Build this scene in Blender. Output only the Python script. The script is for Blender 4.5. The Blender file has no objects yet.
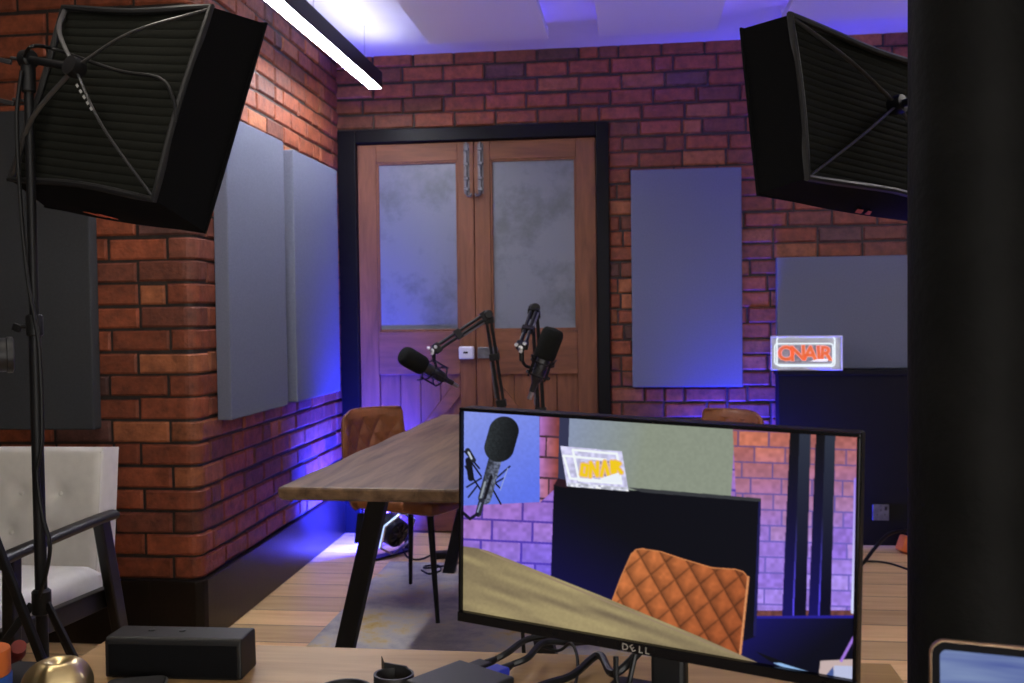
import bpy, bmesh, math, random
import numpy as np
from mathutils import Vector, Matrix

random.seed(7)
rng = np.random.default_rng(3)
PI = math.pi
R = math.radians
S = bpy.context.scene
COL = S.collection

# ------------------------------------------------------------------ helpers
def s2l(c):
    c = np.asarray(c, float) / 255.0
    return np.where(c <= 0.04045, c / 12.92, ((c + 0.055) / 1.055) ** 2.4)

def link(o, parent=None):
    COL.objects.link(o)
    if parent is not None:
        o.parent = parent
    return o

def tag(o, label=None, cat=None, group=None, kind=None):
    if label: o['label'] = label
    if cat: o['category'] = cat
    if group: o['group'] = group
    if kind: o['kind'] = kind
    return o

def thing(name, label, cat, loc=(0, 0, 0), rotz=0.0, group=None, matrix=None):
    o = bpy.data.objects.new(name, None)
    o.empty_display_size = 0.05
    COL.objects.link(o)
    if matrix is not None:
        o.matrix_world = matrix
    else:
        o.location = loc
        o.rotation_euler = (0, 0, rotz)
    return tag(o, label, cat, group)

class MB:
    """collects shapes into one mesh"""
    def __init__(self):
        self.v = []; self.f = []
    def add(self, vs, fs):
        n = len(self.v)
        self.v += [tuple(p) for p in vs]
        self.f += [tuple(i + n for i in f) for f in fs]
        return self
    def box(self, c, s, rot=None):
        x, y, z = (k / 2 for k in s)
        vs = [Vector((i * x, j * y, k * z)) for i in (-1, 1) for j in (-1, 1) for k in (-1, 1)]
        if rot is not None:
            vs = [rot @ p for p in vs]
        c = Vector(c)
        vs = [p + c for p in vs]
        return self.add(vs, [(0, 1, 3, 2), (4, 6, 7, 5), (0, 4, 5, 1), (2, 3, 7, 6), (0, 2, 6, 4), (1, 5, 7, 3)])
    def box2(self, a, b):
        a, b = Vector(a), Vector(b)
        return self.box((a + b) / 2, tuple(abs(k) for k in (b - a)))
    def tube(self, pts, r, n=10, closed=False, flat=1.0, cap=True):
        pts = [Vector(p) for p in pts]
        m = len(pts)
        rs = r if isinstance(r, (list, tuple)) else [r] * m
        up = None
        vs = []; fs = []
        for i, p in enumerate(pts):
            if closed:
                t = pts[(i + 1) % m] - pts[i - 1]
            else:
                t = pts[min(i + 1, m - 1)] - pts[max(i - 1, 0)]
            t.normalize()
            if up is None:
                up = Vector((0, 0, 1)) if abs(t.z) < 0.9 else Vector((1, 0, 0))
            a = t.cross(up).normalized()
            b = a.cross(t).normalized()
            up = b
            for k in range(n):
                an = 2 * PI * k / n
                vs.append(p + a * math.cos(an) * rs[i] + b * math.sin(an) * rs[i] * flat)
        for i in range(m if closed else m - 1):
            j = (i + 1) % m
            for k in range(n):
                q = (k + 1) % n
                fs.append((i * n + k, i * n + q, j * n + q, j * n + k))
        if not closed and cap:
            fs.append(tuple(range(n - 1, -1, -1)))
            fs.append(tuple((m - 1) * n + k for k in range(n)))
        return self.add(vs, fs)
    def bar(self, a, b, w, d, side=(0, 1, 0)):
        """rectangular bar from a to b, d measured along side, w across"""
        a, b = Vector(a), Vector(b)
        t = (b - a).normalized()
        s = Vector(side); s = (s - t * s.dot(t)).normalized()
        u = t.cross(s)
        vs = []
        for p in (a, b):
            for i, j in ((-1, -1), (1, -1), (1, 1), (-1, 1)):
                vs.append(p + u * i * w / 2 + s * j * d / 2)
        return self.add(vs, [(3, 2, 1, 0), (4, 5, 6, 7)] + [(k, (k + 1) % 4, 4 + (k + 1) % 4, 4 + k) for k in range(4)])
    def lathe(self, prof, n=24, mat=None):
        """prof: (radius, z) list, about local z; mat: placing matrix"""
        mat = mat or Matrix()
        vs = []; fs = []
        for r, z in prof:
            for k in range(n):
                a = 2 * PI * k / n
                vs.append(mat @ Vector((r * math.cos(a), r * math.sin(a), z)))
        m = len(prof)
        for i in range(m - 1):
            for k in range(n):
                q = (k + 1) % n
                fs.append((i * n + k, i * n + q, (i + 1) * n + q, (i + 1) * n + k))
        fs.append(tuple(range(n - 1, -1, -1)))
        fs.append(tuple((m - 1) * n + k for k in range(n)))
        return self.add(vs, fs)
    def prism(self, poly, fn0, fn1):
        """poly of 2-D points, fn0/fn1 place them on the two ends"""
        n = len(poly)
        vs = [fn0(*p) for p in poly] + [fn1(*p) for p in poly]
        return self.add(vs, [tuple(range(n - 1, -1, -1)), tuple(range(n, 2 * n))] +
                        [(k, (k + 1) % n, n + (k + 1) % n, n + k) for k in range(n)])
    def grid(self, fn, nu, nv):
        vs = [fn(i / nu, j / nv) for j in range(nv + 1) for i in range(nu + 1)]
        fs = [(j * (nu + 1) + i, j * (nu + 1) + i + 1, (j + 1) * (nu + 1) + i + 1, (j + 1) * (nu + 1) + i)
              for j in range(nv) for i in range(nu)]
        return self.add(vs, fs)
    def build(self, name, mat, parent=None, bevel=0.0, smooth=False, seg=2, sub=0, doubles=False):
        me = bpy.data.meshes.new(name)
        me.from_pydata(self.v, [], self.f)
        bm = bmesh.new(); bm.from_mesh(me)
        if doubles:
            bmesh.ops.remove_doubles(bm, verts=bm.verts, dist=1e-5)
        bmesh.ops.recalc_face_normals(bm, faces=bm.faces)
        if smooth:
            for f in bm.faces: f.smooth = True
            for e in bm.edges:
                if len(e.link_faces) == 2 and e.calc_face_angle(0) > R(40):
                    e.smooth = False
        bm.to_mesh(me); bm.free()
        me.materials.append(mat)
        o = bpy.data.objects.new(name, me)
        link(o, parent)
        if bevel:
            b = o.modifiers.new('bevel', 'BEVEL'); b.width = bevel; b.segments = seg
            b.limit_method = 'ANGLE'; b.angle_limit = R(35)
            b.harden_normals = False
        if sub:
            m = o.modifiers.new('sub', 'SUBSURF'); m.levels = sub; m.render_levels = sub
        return o

def spline(pts, n=8):
    """Catmull-Rom through pts"""
    P = [Vector(p) for p in pts]
    P = [2 * P[0] - P[1]] + P + [2 * P[-1] - P[-2]]
    out = []
    for i in range(1, len(P) - 2):
        for k in range(n):
            t = k / n
            a, b, c, d = P[i - 1], P[i], P[i + 1], P[i + 2]
            out.append(0.5 * ((2 * b) + (c - a) * t + (2 * a - 5 * b + 4 * c - d) * t * t + (3 * b - a - 3 * c + d) * t ** 3))
    out.append(P[-2])
    return out

def frame_z(loc, zdir, xhint=(1, 0, 0)):
    """matrix at loc with local z along zdir"""
    z = Vector(zdir).normalized()
    x = Vector(xhint); x = (x - z * x.dot(z))
    if x.length < 1e-4:
        x = Vector((0, 1, 0)) - z * z.y
    x.normalize()
    y = z.cross(x)
    m = Matrix((x, y, z)).transposed().to_4x4()
    m.translation = Vector(loc)
    return m

def rrect(w, h, r, n=5):
    out = []
    for cx, cy, a0 in ((w / 2 - r, h / 2 - r, 0), (-w / 2 + r, h / 2 - r, 90), (-w / 2 + r, -h / 2 + r, 180), (w / 2 - r, -h / 2 + r, 270)):
        for k in range(n + 1):
            a = R(a0 + 90 * k / n)
            out.append((cx + r * math.cos(a), cy + r * math.sin(a)))
    return out

def text_mesh(name, body, size, mat, parent=None, extrude=0.0008, matrix=None, offset=0.0, shear=0.0, space=1.0, align='CENTER'):
    cu = bpy.data.curves.new(name + '_curve', 'FONT')
    cu.body = body; cu.size = size; cu.extrude = extrude; cu.align_x = align; cu.align_y = 'CENTER'
    cu.offset = offset; cu.shear = shear; cu.space_character = space; cu.resolution_u = 3
    tmp = bpy.data.objects.new(name + '_tmp', cu)
    COL.objects.link(tmp)
    bpy.context.view_layer.update()
    me = bpy.data.meshes.new_from_object(tmp.evaluated_get(bpy.context.evaluated_depsgraph_get()))
    bpy.data.objects.remove(tmp); bpy.data.curves.remove(cu)
    me.name = name
    me.materials.clear(); me.materials.append(mat)
    o = bpy.data.objects.new(name, me)
    link(o, parent)
    if matrix is not None:
        o.matrix_local = matrix
    return o

# ------------------------------------------------------------------ materials
def mat(name, col, rough=0.6, metal=0.0, spec=0.5, noise=0.0, nscale=20, bump=0.0, bscale=200, emis=None, estr=0.0, coat=0.0, stretch=None):
    m = bpy.data.materials.new(name); m.use_nodes = True
    nt = m.node_tree; b = nt.nodes['Principled BSDF']
    b.inputs['Base Color'].default_value = (*col, 1)
    b.inputs['Roughness'].default_value = rough
    b.inputs['Metallic'].default_value = metal
    b.inputs['Specular IOR Level'].default_value = spec
    b.inputs['Coat Weight'].default_value = coat
    if emis:
        b.inputs['Emission Color'].default_value = (*emis, 1)
        b.inputs['Emission Strength'].default_value = estr
    tc = nt.nodes.new('ShaderNodeTexCoord')
    vec = tc.outputs['Object']
    if stretch:
        mp = nt.nodes.new('ShaderNodeMapping'); mp.inputs['Scale'].default_value = stretch
        nt.links.new(vec, mp.inputs['Vector']); vec = mp.outputs['Vector']
    if noise:
        n = nt.nodes.new('ShaderNodeTexNoise'); n.inputs['Scale'].default_value = nscale
        n.inputs['Detail'].default_value = 5
        nt.links.new(vec, n.inputs['Vector'])
        r = nt.nodes.new('ShaderNodeMapRange')
        r.inputs['From Min'].default_value = 0.3; r.inputs['From Max'].default_value = 0.7
        r.inputs['To Min'].default_value = 1 - noise; r.inputs['To Max'].default_value = 1 + noise
        nt.links.new(n.outputs['Fac'], r.inputs['Value'])
        mx = nt.nodes.new('ShaderNodeVectorMath'); mx.operation = 'SCALE'
        mx.inputs[0].default_value = col
        nt.links.new(r.outputs['Result'], mx.inputs['Scale'])
        nt.links.new(mx.outputs['Vector'], b.inputs['Base Color'])
    if bump:
        n2 = nt.nodes.new('ShaderNodeTexNoise'); n2.inputs['Scale'].default_value = bscale
        n2.inputs['Detail'].default_value = 3
        nt.links.new(vec, n2.inputs['Vector'])
        bp = nt.nodes.new('ShaderNodeBump'); bp.inputs['Strength'].default_value = bump
        bp.inputs['Distance'].default_value = 0.004
        nt.links.new(n2.outputs['Fac'], bp.inputs['Height'])
        nt.links.new(bp.outputs['Normal'], b.inputs['Normal'])
    return m

def emit(name, col, strength):
    m = bpy.data.materials.new(name); m.use_nodes = True
    nt = m.node_tree; nt.nodes.clear()
    e = nt.nodes.new('ShaderNodeEmission'); o = nt.nodes.new('ShaderNodeOutputMaterial')
    e.inputs['Color'].default_value = (*col, 1); e.inputs['Strength'].default_value = strength
    nt.links.new(e.outputs[0], o.inputs['Surface'])
    return m

def wood(name, c1, c2, scale=(1, 12, 12), rough=0.55, knots=0.0, streak=2.5, planks=None, spec=0.4):
    """grain runs along local x; planks=(width, gap colour) draws boards along x"""
    m = bpy.data.materials.new(name); m.use_nodes = True
    nt = m.node_tree; b = nt.nodes['Principled BSDF']; L = nt.links.new
    b.inputs['Roughness'].default_value = rough
    b.inputs['Specular IOR Level'].default_value = spec
    tc = nt.nodes.new('ShaderNodeTexCoord')
    vec = tc.outputs['Object']
    boardval = None
    if planks:
        sep = nt.nodes.new('ShaderNodeSeparateXYZ'); L(vec, sep.inputs[0])
        dv = nt.nodes.new('ShaderNodeMath'); dv.operation = 'DIVIDE'; dv.inputs[1].default_value = planks[0]
        L(sep.outputs['Y'], dv.inputs[0])
        fl = nt.nodes.new('ShaderNodeMath'); fl.operation = 'FLOOR'; L(dv.outputs[0], fl.inputs[0])
        wn = nt.nodes.new('ShaderNodeTexWhiteNoise'); wn.noise_dimensions = '1D'; L(fl.outputs[0], wn.inputs['W'])
        boardval = wn.outputs['Value']
        cmb = nt.nodes.new('ShaderNodeCombineXYZ')
        ml = nt.nodes.new('ShaderNodeMath'); ml.operation = 'MULTIPLY_ADD'; ml.inputs[1].default_value = 7.0
        L(boardval, ml.inputs[0]); L(sep.outputs['X'], ml.inputs[2])
        L(ml.outputs[0], cmb.inputs['X']); L(sep.outputs['Y'], cmb.inputs['Y']); L(fl.outputs[0], cmb.inputs['Z'])
        vec = cmb.outputs[0]
        fr = nt.nodes.new('ShaderNodeMath'); fr.operation = 'FRACT'; L(dv.outputs[0], fr.inputs[0])
    mp = nt.nodes.new('ShaderNodeMapping'); mp.inputs['Scale'].default_value = scale
    L(vec, mp.inputs['Vector'])
    n = nt.nodes.new('ShaderNodeTexNoise'); n.inputs['Scale'].default_value = streak
    n.inputs['Detail'].default_value = 8; n.inputs['Roughness'].default_value = 0.6; n.inputs['Distortion'].default_value = 0.6
    L(mp.outputs[0], n.inputs['Vector'])
    cr = nt.nodes.new('ShaderNodeValToRGB')
    cr.color_ramp.elements[0].position = 0.32; cr.color_ramp.elements[0].color = (*c1, 1)
    cr.color_ramp.elements[1].position = 0.68; cr.color_ramp.elements[1].color = (*c2, 1)
    L(n.outputs['Fac'], cr.inputs['Fac'])
    out = cr.outputs['Color']
    def mult(colsock, fac):
        v = nt.nodes.new('ShaderNodeVectorMath'); v.operation = 'SCALE'
        L(colsock, v.inputs[0]); L(fac, v.inputs['Scale'])
        return v.outputs['Vector']
    def mrange(sock, a, bb, c, d):
        r = nt.nodes.new('ShaderNodeMapRange'); r.inputs['From Min'].default_value = a; r.inputs['From Max'].default_value = bb
        r.inputs['To Min'].default_value = c; r.inputs['To Max'].default_value = d
        L(sock, r.inputs['Value']); return r.outputs['Result']
    if planks:
        out = mult(out, mrange(boardval, 0, 1, 0.76, 1.14))
        pp = nt.nodes.new('ShaderNodeMath'); pp.operation = 'PINGPONG'; pp.inputs[1].default_value = 0.5
        L(fr.outputs[0], pp.inputs[0])
        out = mult(out, mrange(pp.outputs[0], 0.008, 0.024, 0.18, 1.0))
    if knots:
        mk = nt.nodes.new('ShaderNodeMapping'); mk.inputs['Scale'].default_value = (2.2, 5.5, 5.5)
        L(vec, mk.inputs['Vector'])
        vo = nt.nodes.new('ShaderNodeTexVoronoi'); vo.inputs['Scale'].default_value = 1.2
        L(mk.outputs[0], vo.inputs['Vector'])
        out = mult(out, mrange(vo.outputs['Distance'], 0.03, 0.10, 1 - knots, 1.0))
    L(out, b.inputs['Base Color'])
    bp = nt.nodes.new('ShaderNodeBump'); bp.inputs['Strength'].default_value = 0.15; bp.inputs['Distance'].default_value = 0.002
    L(n.outputs['Fac'], bp.inputs['Height']); L(bp.outputs['Normal'], b.inputs['Normal'])
    return m

def brick_material():
    m = bpy.data.materials.new('old_red_brick'); m.use_nodes = True
    nt = m.node_tree; b = nt.nodes['Principled BSDF']; L = nt.links.new
    at = nt.nodes.new('ShaderNodeAttribute'); at.attribute_name = 'tint'
    tc = nt.nodes.new('ShaderNodeTexCoord')
    n = nt.nodes.new('ShaderNodeTexNoise'); n.inputs['Scale'].default_value = 22; n.inputs['Detail'].default_value = 7
    n.inputs['Roughness'].default_value = 0.65
    L(tc.outputs['Object'], n.inputs['Vector'])
    r = nt.nodes.new('ShaderNodeMapRange'); r.inputs['From Min'].default_value = 0.3; r.inputs['From Max'].default_value = 0.72
    r.inputs['To Min'].default_value = 0.5; r.inputs['To Max'].default_value = 1.35
    L(n.outputs['Fac'], r.inputs['Value'])
    v = nt.nodes.new('ShaderNodeVectorMath'); v.operation = 'SCALE'
    L(at.outputs['Color'], v.inputs[0]); L(r.outputs['Result'], v.inputs['Scale'])
    L(v.outputs['Vector'], b.inputs['Base Color'])
    b.inputs['Roughness'].default_value = 0.62
    b.inputs['Specular IOR Level'].default_value = 0.45
    n2 = nt.nodes.new('ShaderNodeTexNoise'); n2.inputs['Scale'].default_value = 70; n2.inputs['Detail'].default_value = 5
    L(tc.outputs['Object'], n2.inputs['Vector'])
    bp = nt.nodes.new('ShaderNodeBump'); bp.inputs['Strength'].default_value = 0.5; bp.inputs['Distance'].default_value = 0.006
    L(n2.outputs['Fac'], bp.inputs['Height']); L(bp.outputs['Normal'], b.inputs['Normal'])
    return m

BRICK = brick_material()
FELT = mat('grey_felt', (0.15, 0.165, 0.225), rough=0.95, spec=0.1, noise=0.08, nscale=160, bump=0.4, bscale=420)
FELT_D = mat('dark_grey_felt', (0.050, 0.053, 0.058), rough=0.95, spec=0.1, noise=0.08, nscale=160, bump=0.4, bscale=420)
BLACK = mat('black_plastic', (0.007, 0.007, 0.0075), rough=0.45, spec=0.3, noise=0.1, nscale=60)
BLACKM = mat('black_metal', (0.006, 0.006, 0.007), rough=0.5, spec=0.3, noise=0.1, nscale=40, bump=0.05, bscale=200)
BLACKP = mat('black_painted_timber', (0.0025, 0.0025, 0.003), rough=0.6, spec=0.2, noise=0.15, nscale=12, bump=0.15, bscale=60)
PLINTH = mat('black_gloss_plinth', (0.011, 0.008, 0.0065), rough=0.32, spec=0.22, noise=0.25, nscale=9, bump=0.1, bscale=60)
IRON = mat('black_cast_iron', (0.006, 0.006, 0.0058), rough=0.6, spec=0.06, noise=0.2, nscale=8, bump=0.5, bscale=45)
FABRIC_B = mat('black_nylon', (0.0035, 0.0035, 0.004), rough=0.9, spec=0.08, noise=0.1, nscale=200, bump=0.2, bscale=500)
QUILT_B = mat('black_quilted_nylon', (0.011, 0.0115, 0.0095), rough=0.95, spec=0.05, noise=0.15, nscale=200, bump=0.3, bscale=500)
ROD = mat('grey_fibreglass_rod', (0.04, 0.04, 0.043), rough=0.35, spec=0.5, noise=0.1, nscale=90)
PIPING = mat('black_piping', (0.011, 0.011, 0.012), rough=0.5, spec=0.3, noise=0.1, nscale=90)
STEEL = mat('brushed_steel', (0.55, 0.56, 0.60), rough=0.3, metal=1.0, noise=0.1, nscale=60)
DSTEEL = mat('dull_dark_steel', (0.14, 0.14, 0.155), rough=0.45, metal=0.8, noise=0.25, nscale=40)
WHITE_P = mat('white_plaster', (0.74, 0.73, 0.76), rough=0.9, spec=0.2, noise=0.03, nscale=6, bump=0.05, bscale=80)
RAFT = mat('white_acoustic_felt', (0.78, 0.76, 0.78), rough=0.95, spec=0.1, noise=0.03, nscale=150, bump=0.2, bscale=400)
DARKWALL = mat('dark_painted_wall', (0.05, 0.045, 0.045), rough=0.9, noise=0.15, nscale=5, bump=0.2, bscale=40)
LEATHER = mat('tan_leather', (0.25, 0.088, 0.03), rough=0.42, spec=0.5, noise=0.18, nscale=35, bump=0.25, bscale=260)
WHITE_L = mat('white_leather', (0.78, 0.76, 0.71), rough=0.45, spec=0.5, noise=0.04, nscale=30, bump=0.15, bscale=260)
FOAM = mat('black_foam', (0.013, 0.014, 0.013), rough=1.0, spec=0.1, noise=0.3, nscale=300, bump=0.8, bscale=700)
MICBODY = mat('satin_graphite_metal', (0.05, 0.05, 0.055), rough=0.35, metal=0.6, noise=0.1, nscale=80)
BRASS = mat('polished_brass', (0.80, 0.64, 0.34), rough=0.33, metal=1.0, noise=0.12, nscale=25)
GREY_P = mat('dark_grey_plastic', (0.011, 0.011, 0.0125), rough=0.5, noise=0.1, nscale=120, bump=0.1, bscale=500)
DOORWOOD = wood('old_door_pine', (0.12, 0.043, 0.018), (0.225, 0.085, 0.036), scale=(9, 9, 1.1), streak=3.0, rough=0.6)
DOORWOOD_H = wood('old_door_pine_rail', (0.12, 0.043, 0.018), (0.225, 0.085, 0.036), scale=(1.1, 9, 9), streak=3.0, rough=0.6)
TABLEWOOD = wood('walnut_tabletop', (0.075, 0.042, 0.024), (0.27, 0.165, 0.092), scale=(11, 1.0, 11), streak=1.7, rough=0.5, knots=0.35)
DESKWOOD = wood('oak_desktop', (0.42, 0.26, 0.11), (0.58, 0.375, 0.17), scale=(1.4, 14, 14), streak=2.2, rough=0.45)
FLOORWOOD = wood('pine_floorboards', (0.68, 0.42, 0.18), (0.86, 0.585, 0.28), scale=(1.0, 10, 10), streak=2.4, rough=0.5, knots=0.75, planks=(0.2,))
ARMWOOD = wood('black_stained_wood', (0.005, 0.0045, 0.0045), (0.010, 0.009, 0.008), scale=(9, 1, 9), rough=0.4)
ORANGE = mat('orange_plastic', (0.62, 0.15, 0.03), rough=0.5, noise=0.08, nscale=40)
RED = mat('dark_red_plastic', (0.16, 0.015, 0.010), rough=0.5, noise=0.08, nscale=40)
BLUE = mat('blue_plastic', (0.02, 0.10, 0.42), rough=0.5, noise=0.08, nscale=40)
VGABLUE = mat('blue_connector', (0.03, 0.05, 0.55), rough=0.5, noise=0.08, nscale=60)
WHITE_PL = mat('white_enamel', (0.62, 0.62, 0.68), rough=0.35, noise=0.04, nscale=40)
GOLDM = mat('rose_gold_edge', (0.62, 0.42, 0.27), rough=0.3, metal=1.0, noise=0.08, nscale=60)
LOGO_O = mat('orange_print', (0.55, 0.10, 0.03), rough=0.7, noise=0.1, nscale=90)
PRINT_W = mat('white_print', (0.3, 0.3, 0.3), rough=0.7, noise=0.1, nscale=90)
PRINT_S = mat('silver_print', (0.26, 0.24, 0.21), rough=0.4, noise=0.05, nscale=90)

def pane_material():
    m = mat('frosted_glass', (0.30, 0.32, 0.37), rough=0.38, spec=0.5)
    nt = m.node_tree; b = nt.nodes['Principled BSDF']; L = nt.links.new
    tc = nt.nodes.new('ShaderNodeTexCoord')
    n = nt.nodes.new('ShaderNodeTexNoise'); n.inputs['Scale'].default_value = 3.2; n.inputs['Detail'].default_value = 6
    n.inputs['Roughness'].default_value = 0.7
    L(tc.outputs['Object'], n.inputs['Vector'])
    cr = nt.nodes.new('ShaderNodeValToRGB')
    cr.color_ramp.elements[0].position = 0.36; cr.color_ramp.elements[0].color = (0.105, 0.118, 0.14, 1)
    cr.color_ramp.elements[1].position = 0.52; cr.color_ramp.elements[1].color = (0.175, 0.19, 0.235, 1)
    L(n.outputs['Fac'], cr.inputs['Fac'])
    L(cr.outputs['Color'], b.inputs['Base Color'])
    b.inputs['Transmission Weight'].default_value = 0.15
    n2 = nt.nodes.new('ShaderNodeTexNoise'); n2.inputs['Scale'].default_value = 120
    L(tc.outputs['Object'], n2.inputs['Vector'])
    bp = nt.nodes.new('ShaderNodeBump'); bp.inputs['Strength'].default_value = 0.15; bp.inputs['Distance'].default_value = 0.002
    L(n2.outputs['Fac'], bp.inputs['Height']); L(bp.outputs['Normal'], b.inputs['Normal'])
    return m
PANE = pane_material()

def rug_material():
    m = mat('distressed_rug_pile', (0.3, 0.3, 0.33), rough=0.98, spec=0.1, bump=0.6, bscale=260)
    nt = m.node_tree; b = nt.nodes['Principled BSDF']; L = nt.links.new
    tc = nt.nodes.new('ShaderNodeTexCoord')
    n = nt.nodes.new('ShaderNodeTexNoise'); n.inputs['Scale'].default_value = 3.5; n.inputs['Detail'].default_value = 8
    n.inputs['Roughness'].default_value = 0.72
    L(tc.outputs['Object'], n.inputs['Vector'])
    cr = nt.nodes.new('ShaderNodeValToRGB')
    e = cr.color_ramp.elements
    e[0].position = 0.34; e[0].color = (0.32, 0.31, 0.36, 1)
    e[1].position = 0.5; e[1].color = (0.52, 0.49, 0.47, 1)
    k = e.new(0.58); k.color = (0.60, 0.51, 0.36, 1)
    k = e.new(0.66); k.color = (0.60, 0.43, 0.16, 1)
    k = e.new(0.74); k.color = (0.42, 0.17, 0.09, 1)
    L(n.outputs['Fac'], cr.inputs['Fac']); L(cr.outputs['Color'], b.inputs['Base Color'])
    return m
RUG = rug_material()

# ------------------------------------------------------------------ room dimensions (metres, camera stands at x = y = 0)
H = 1.23                      # eye height
XL, YP, YB = -1.62, 3.53, 5.5   # left wall plane, pier front, back wall plane
ZC = 2.69                     # ceiling
KS = 0.018                    # the left wall runs slightly out of square
WX = lambda y, d=0.0: XL + d - KS * (y - YP)
XR, XF, YN = 2.9, -3.3, -1.2
COURSE, BL, MO = 0.0857, 0.232, 0.011

def brick_colour():
    t = random.random()
    base = np.array((0.24, 0.060, 0.025))
    if t < 0.18: base = np.array((0.17, 0.050, 0.028))
    elif t < 0.30: base = np.array((0.31, 0.10, 0.04))
    elif t < 0.36: base = np.array((0.11, 0.045, 0.036))
    return tuple(base * random.uniform(0.8, 1.2))

class Bricks:
    def __init__(self):
        self.v = []; self.f = []; self.c = []
    def quadset(self, vs, fs, col):
        n = len(self.v)
        self.v += [tuple(p) for p in vs]
        for f in fs:
            self.f.append(tuple(i + n for i in f)); self.c.append(col)
    def brick(self, path, z0, z1, col, depth=0.012, bev=0.007):
        """path: list of ((x,y), (nx,ny)) along the outer face"""
        (p0, n0), (p1, n1) = path[0], path[-1]
        t0 = Vector((path[1][0][0] - p0[0], path[1][0][1] - p0[1])).normalized() * bev
        t1 = Vector((p1[0] - path[-2][0][0], p1[1] - path[-2][0][1])).normalized() * bev
        j = lambda a=0.0034: random.uniform(-a, a)
        out = random.uniform(-0.003, 0.003)
        rows = []
        def off(p, n, d): return (p[0] + n[0] * d, p[1] + n[1] * d)
        cols = [(off(p0, n0, -depth), 0), (off(p0, n0, -bev), 0)]
        for i, (p, n) in enumerate(path):
            q = p
            if i == 0: q = (p[0] + t0.x, p[1] + t0.y)
            if i == len(path) - 1: q = (p[0] - t1.x, p[1] - t1.y)
            cols.append((off(q, n, out), 1))
        cols += [(off(p1, n1, -bev), 0), (off(p1, n1, -depth), 0)]
        za, zb = z0 + j(), z1 + j()
        nz = []
        # inset levels: bottom back, bottom lip, face bottom, face top, top lip, top back
        ctr = len(cols)
        def level(z, mode):
            r = []
            for k, (q, isface) in enumerate(cols):
                if isface and mode:
                    n = path[min(max(k - 2, 0), len(path) - 1)][1]
                    d = {1: -bev - out, 2: -depth - out}[mode]
                    q = off(q, n, d)
                r.append((q[0] + j(0.001), q[1] + j(0.001), z))
            return r
        for z, mode in ((za, 2), (za, 1), (za + bev, 0), (zb - bev, 0), (zb, 1), (zb, 2)):
            rows.append(level(z, mode))
        vs = [p for r in rows for p in r]
        fs = [(a * ctr + k, a * ctr + k + 1, (a + 1) * ctr + k + 1, (a + 1) * ctr + k)
              for a in range(5) for k in range(ctr - 1)]
        self.quadset(vs, fs, col)
    def flat(self, vs, col):
        self.quadset(vs, [tuple(range(len(vs)))], col)
    def build(self, name, parent=None):
        me = bpy.data.meshes.new(name)
        me.from_pydata(self.v, [], self.f)
        at = me.attributes.new('tint', 'FLOAT_COLOR', 'FACE')
        at.data.foreach_set('color', np.array([(*c, 1) for c in self.c], dtype=np.float32).ravel())
        me.materials.append(BRICK)
        me.validate()
        o = bpy.data.objects.new(name, me)
        link(o, parent)
        return tag(o, kind='structure')

MORTAR = (0.030, 0.022, 0.019)

def courses(B, start, end, zlo, zhi, place, row0=0, skip=None, gap_start=None):
    """lay courses along a wall; place(u) -> (x, y), returns via path"""
    n = int((zhi - zlo) / COURSE) + 1
    for r in range(n):
        z0 = zlo + r * COURSE
        z1 = min(z0 + COURSE - MO, zhi)
        if z1 - z0 < 0.02: continue
        u = start if gap_start is None else gap_start(r)
        first = True
        while u < end - 0.02:
            ln = BL if random.random() > 0.16 else 0.108
            if first and gap_start is None:
                ln = (BL if r % 2 else 0.108) if random.random() > 0.15 else 0.17
                first = False
            e = min(u + ln, end)
            if end - e < 0.05: e = end
            if not (skip and skip(u, e, z0, z1)):
                a, b = u, e - MO
                if skip:
                    a, b = skip(a, b, z0, z1, clip=True)
                if b - a > 0.03:
                    B.brick(place(a, b), z0 + MO / 2, z1 + MO / 2, brick_colour())
            u = e

# floor and ceiling
fl = MB().box2((XF, YN, -0.06), (XR, YB + 0.8, 0.0)).build('floor', FLOORWOOD); tag(fl, kind='structure')
ce = MB().box2((XF, YN, ZC), (XR, YB + 0.1, ZC + 0.08)).build('ceiling', WHITE_P); tag(ce, kind='structure')

# back wall with the door opening
DX0, DX1, DZ1 = -1.61, -0.135, 2.28
B = Bricks()
def skip_door(a, b, z0, z1, clip=False):
    zc = (z0 + z1) / 2
    if clip:
        if zc < DZ1:
            if a < DX1 < b: a = DX1
        return a, b
    return zc < DZ1 and b <= DX1
ym = YB + 0.010
courses(B, XL - 0.06, XR, 2.281 - 27 * COURSE, ZC, lambda a, b: [((a, YB), (0, -1)), ((b, YB), (0, -1))], skip=skip_door)
B.flat([(XL - 0.06, ym, DZ1), (XR, ym, DZ1), (XR, ym, ZC), (XL - 0.06, ym, ZC)], MORTAR)
B.flat([(DX1, ym, 0), (XR, ym, 0), (XR, ym, DZ1), (DX1, ym, DZ1)], MORTAR)
B.flat([(DX1, ym, 0), (DX1, ym + 0.2, 0), (DX1, ym + 0.2, DZ1), (DX1, ym, DZ1)], MORTAR)
B.flat([(XL, ym, DZ1), (DX1, ym, DZ1), (DX1, ym + 0.2, DZ1), (XL, ym + 0.2, DZ1)], MORTAR)
B.build('wall_back')

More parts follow.
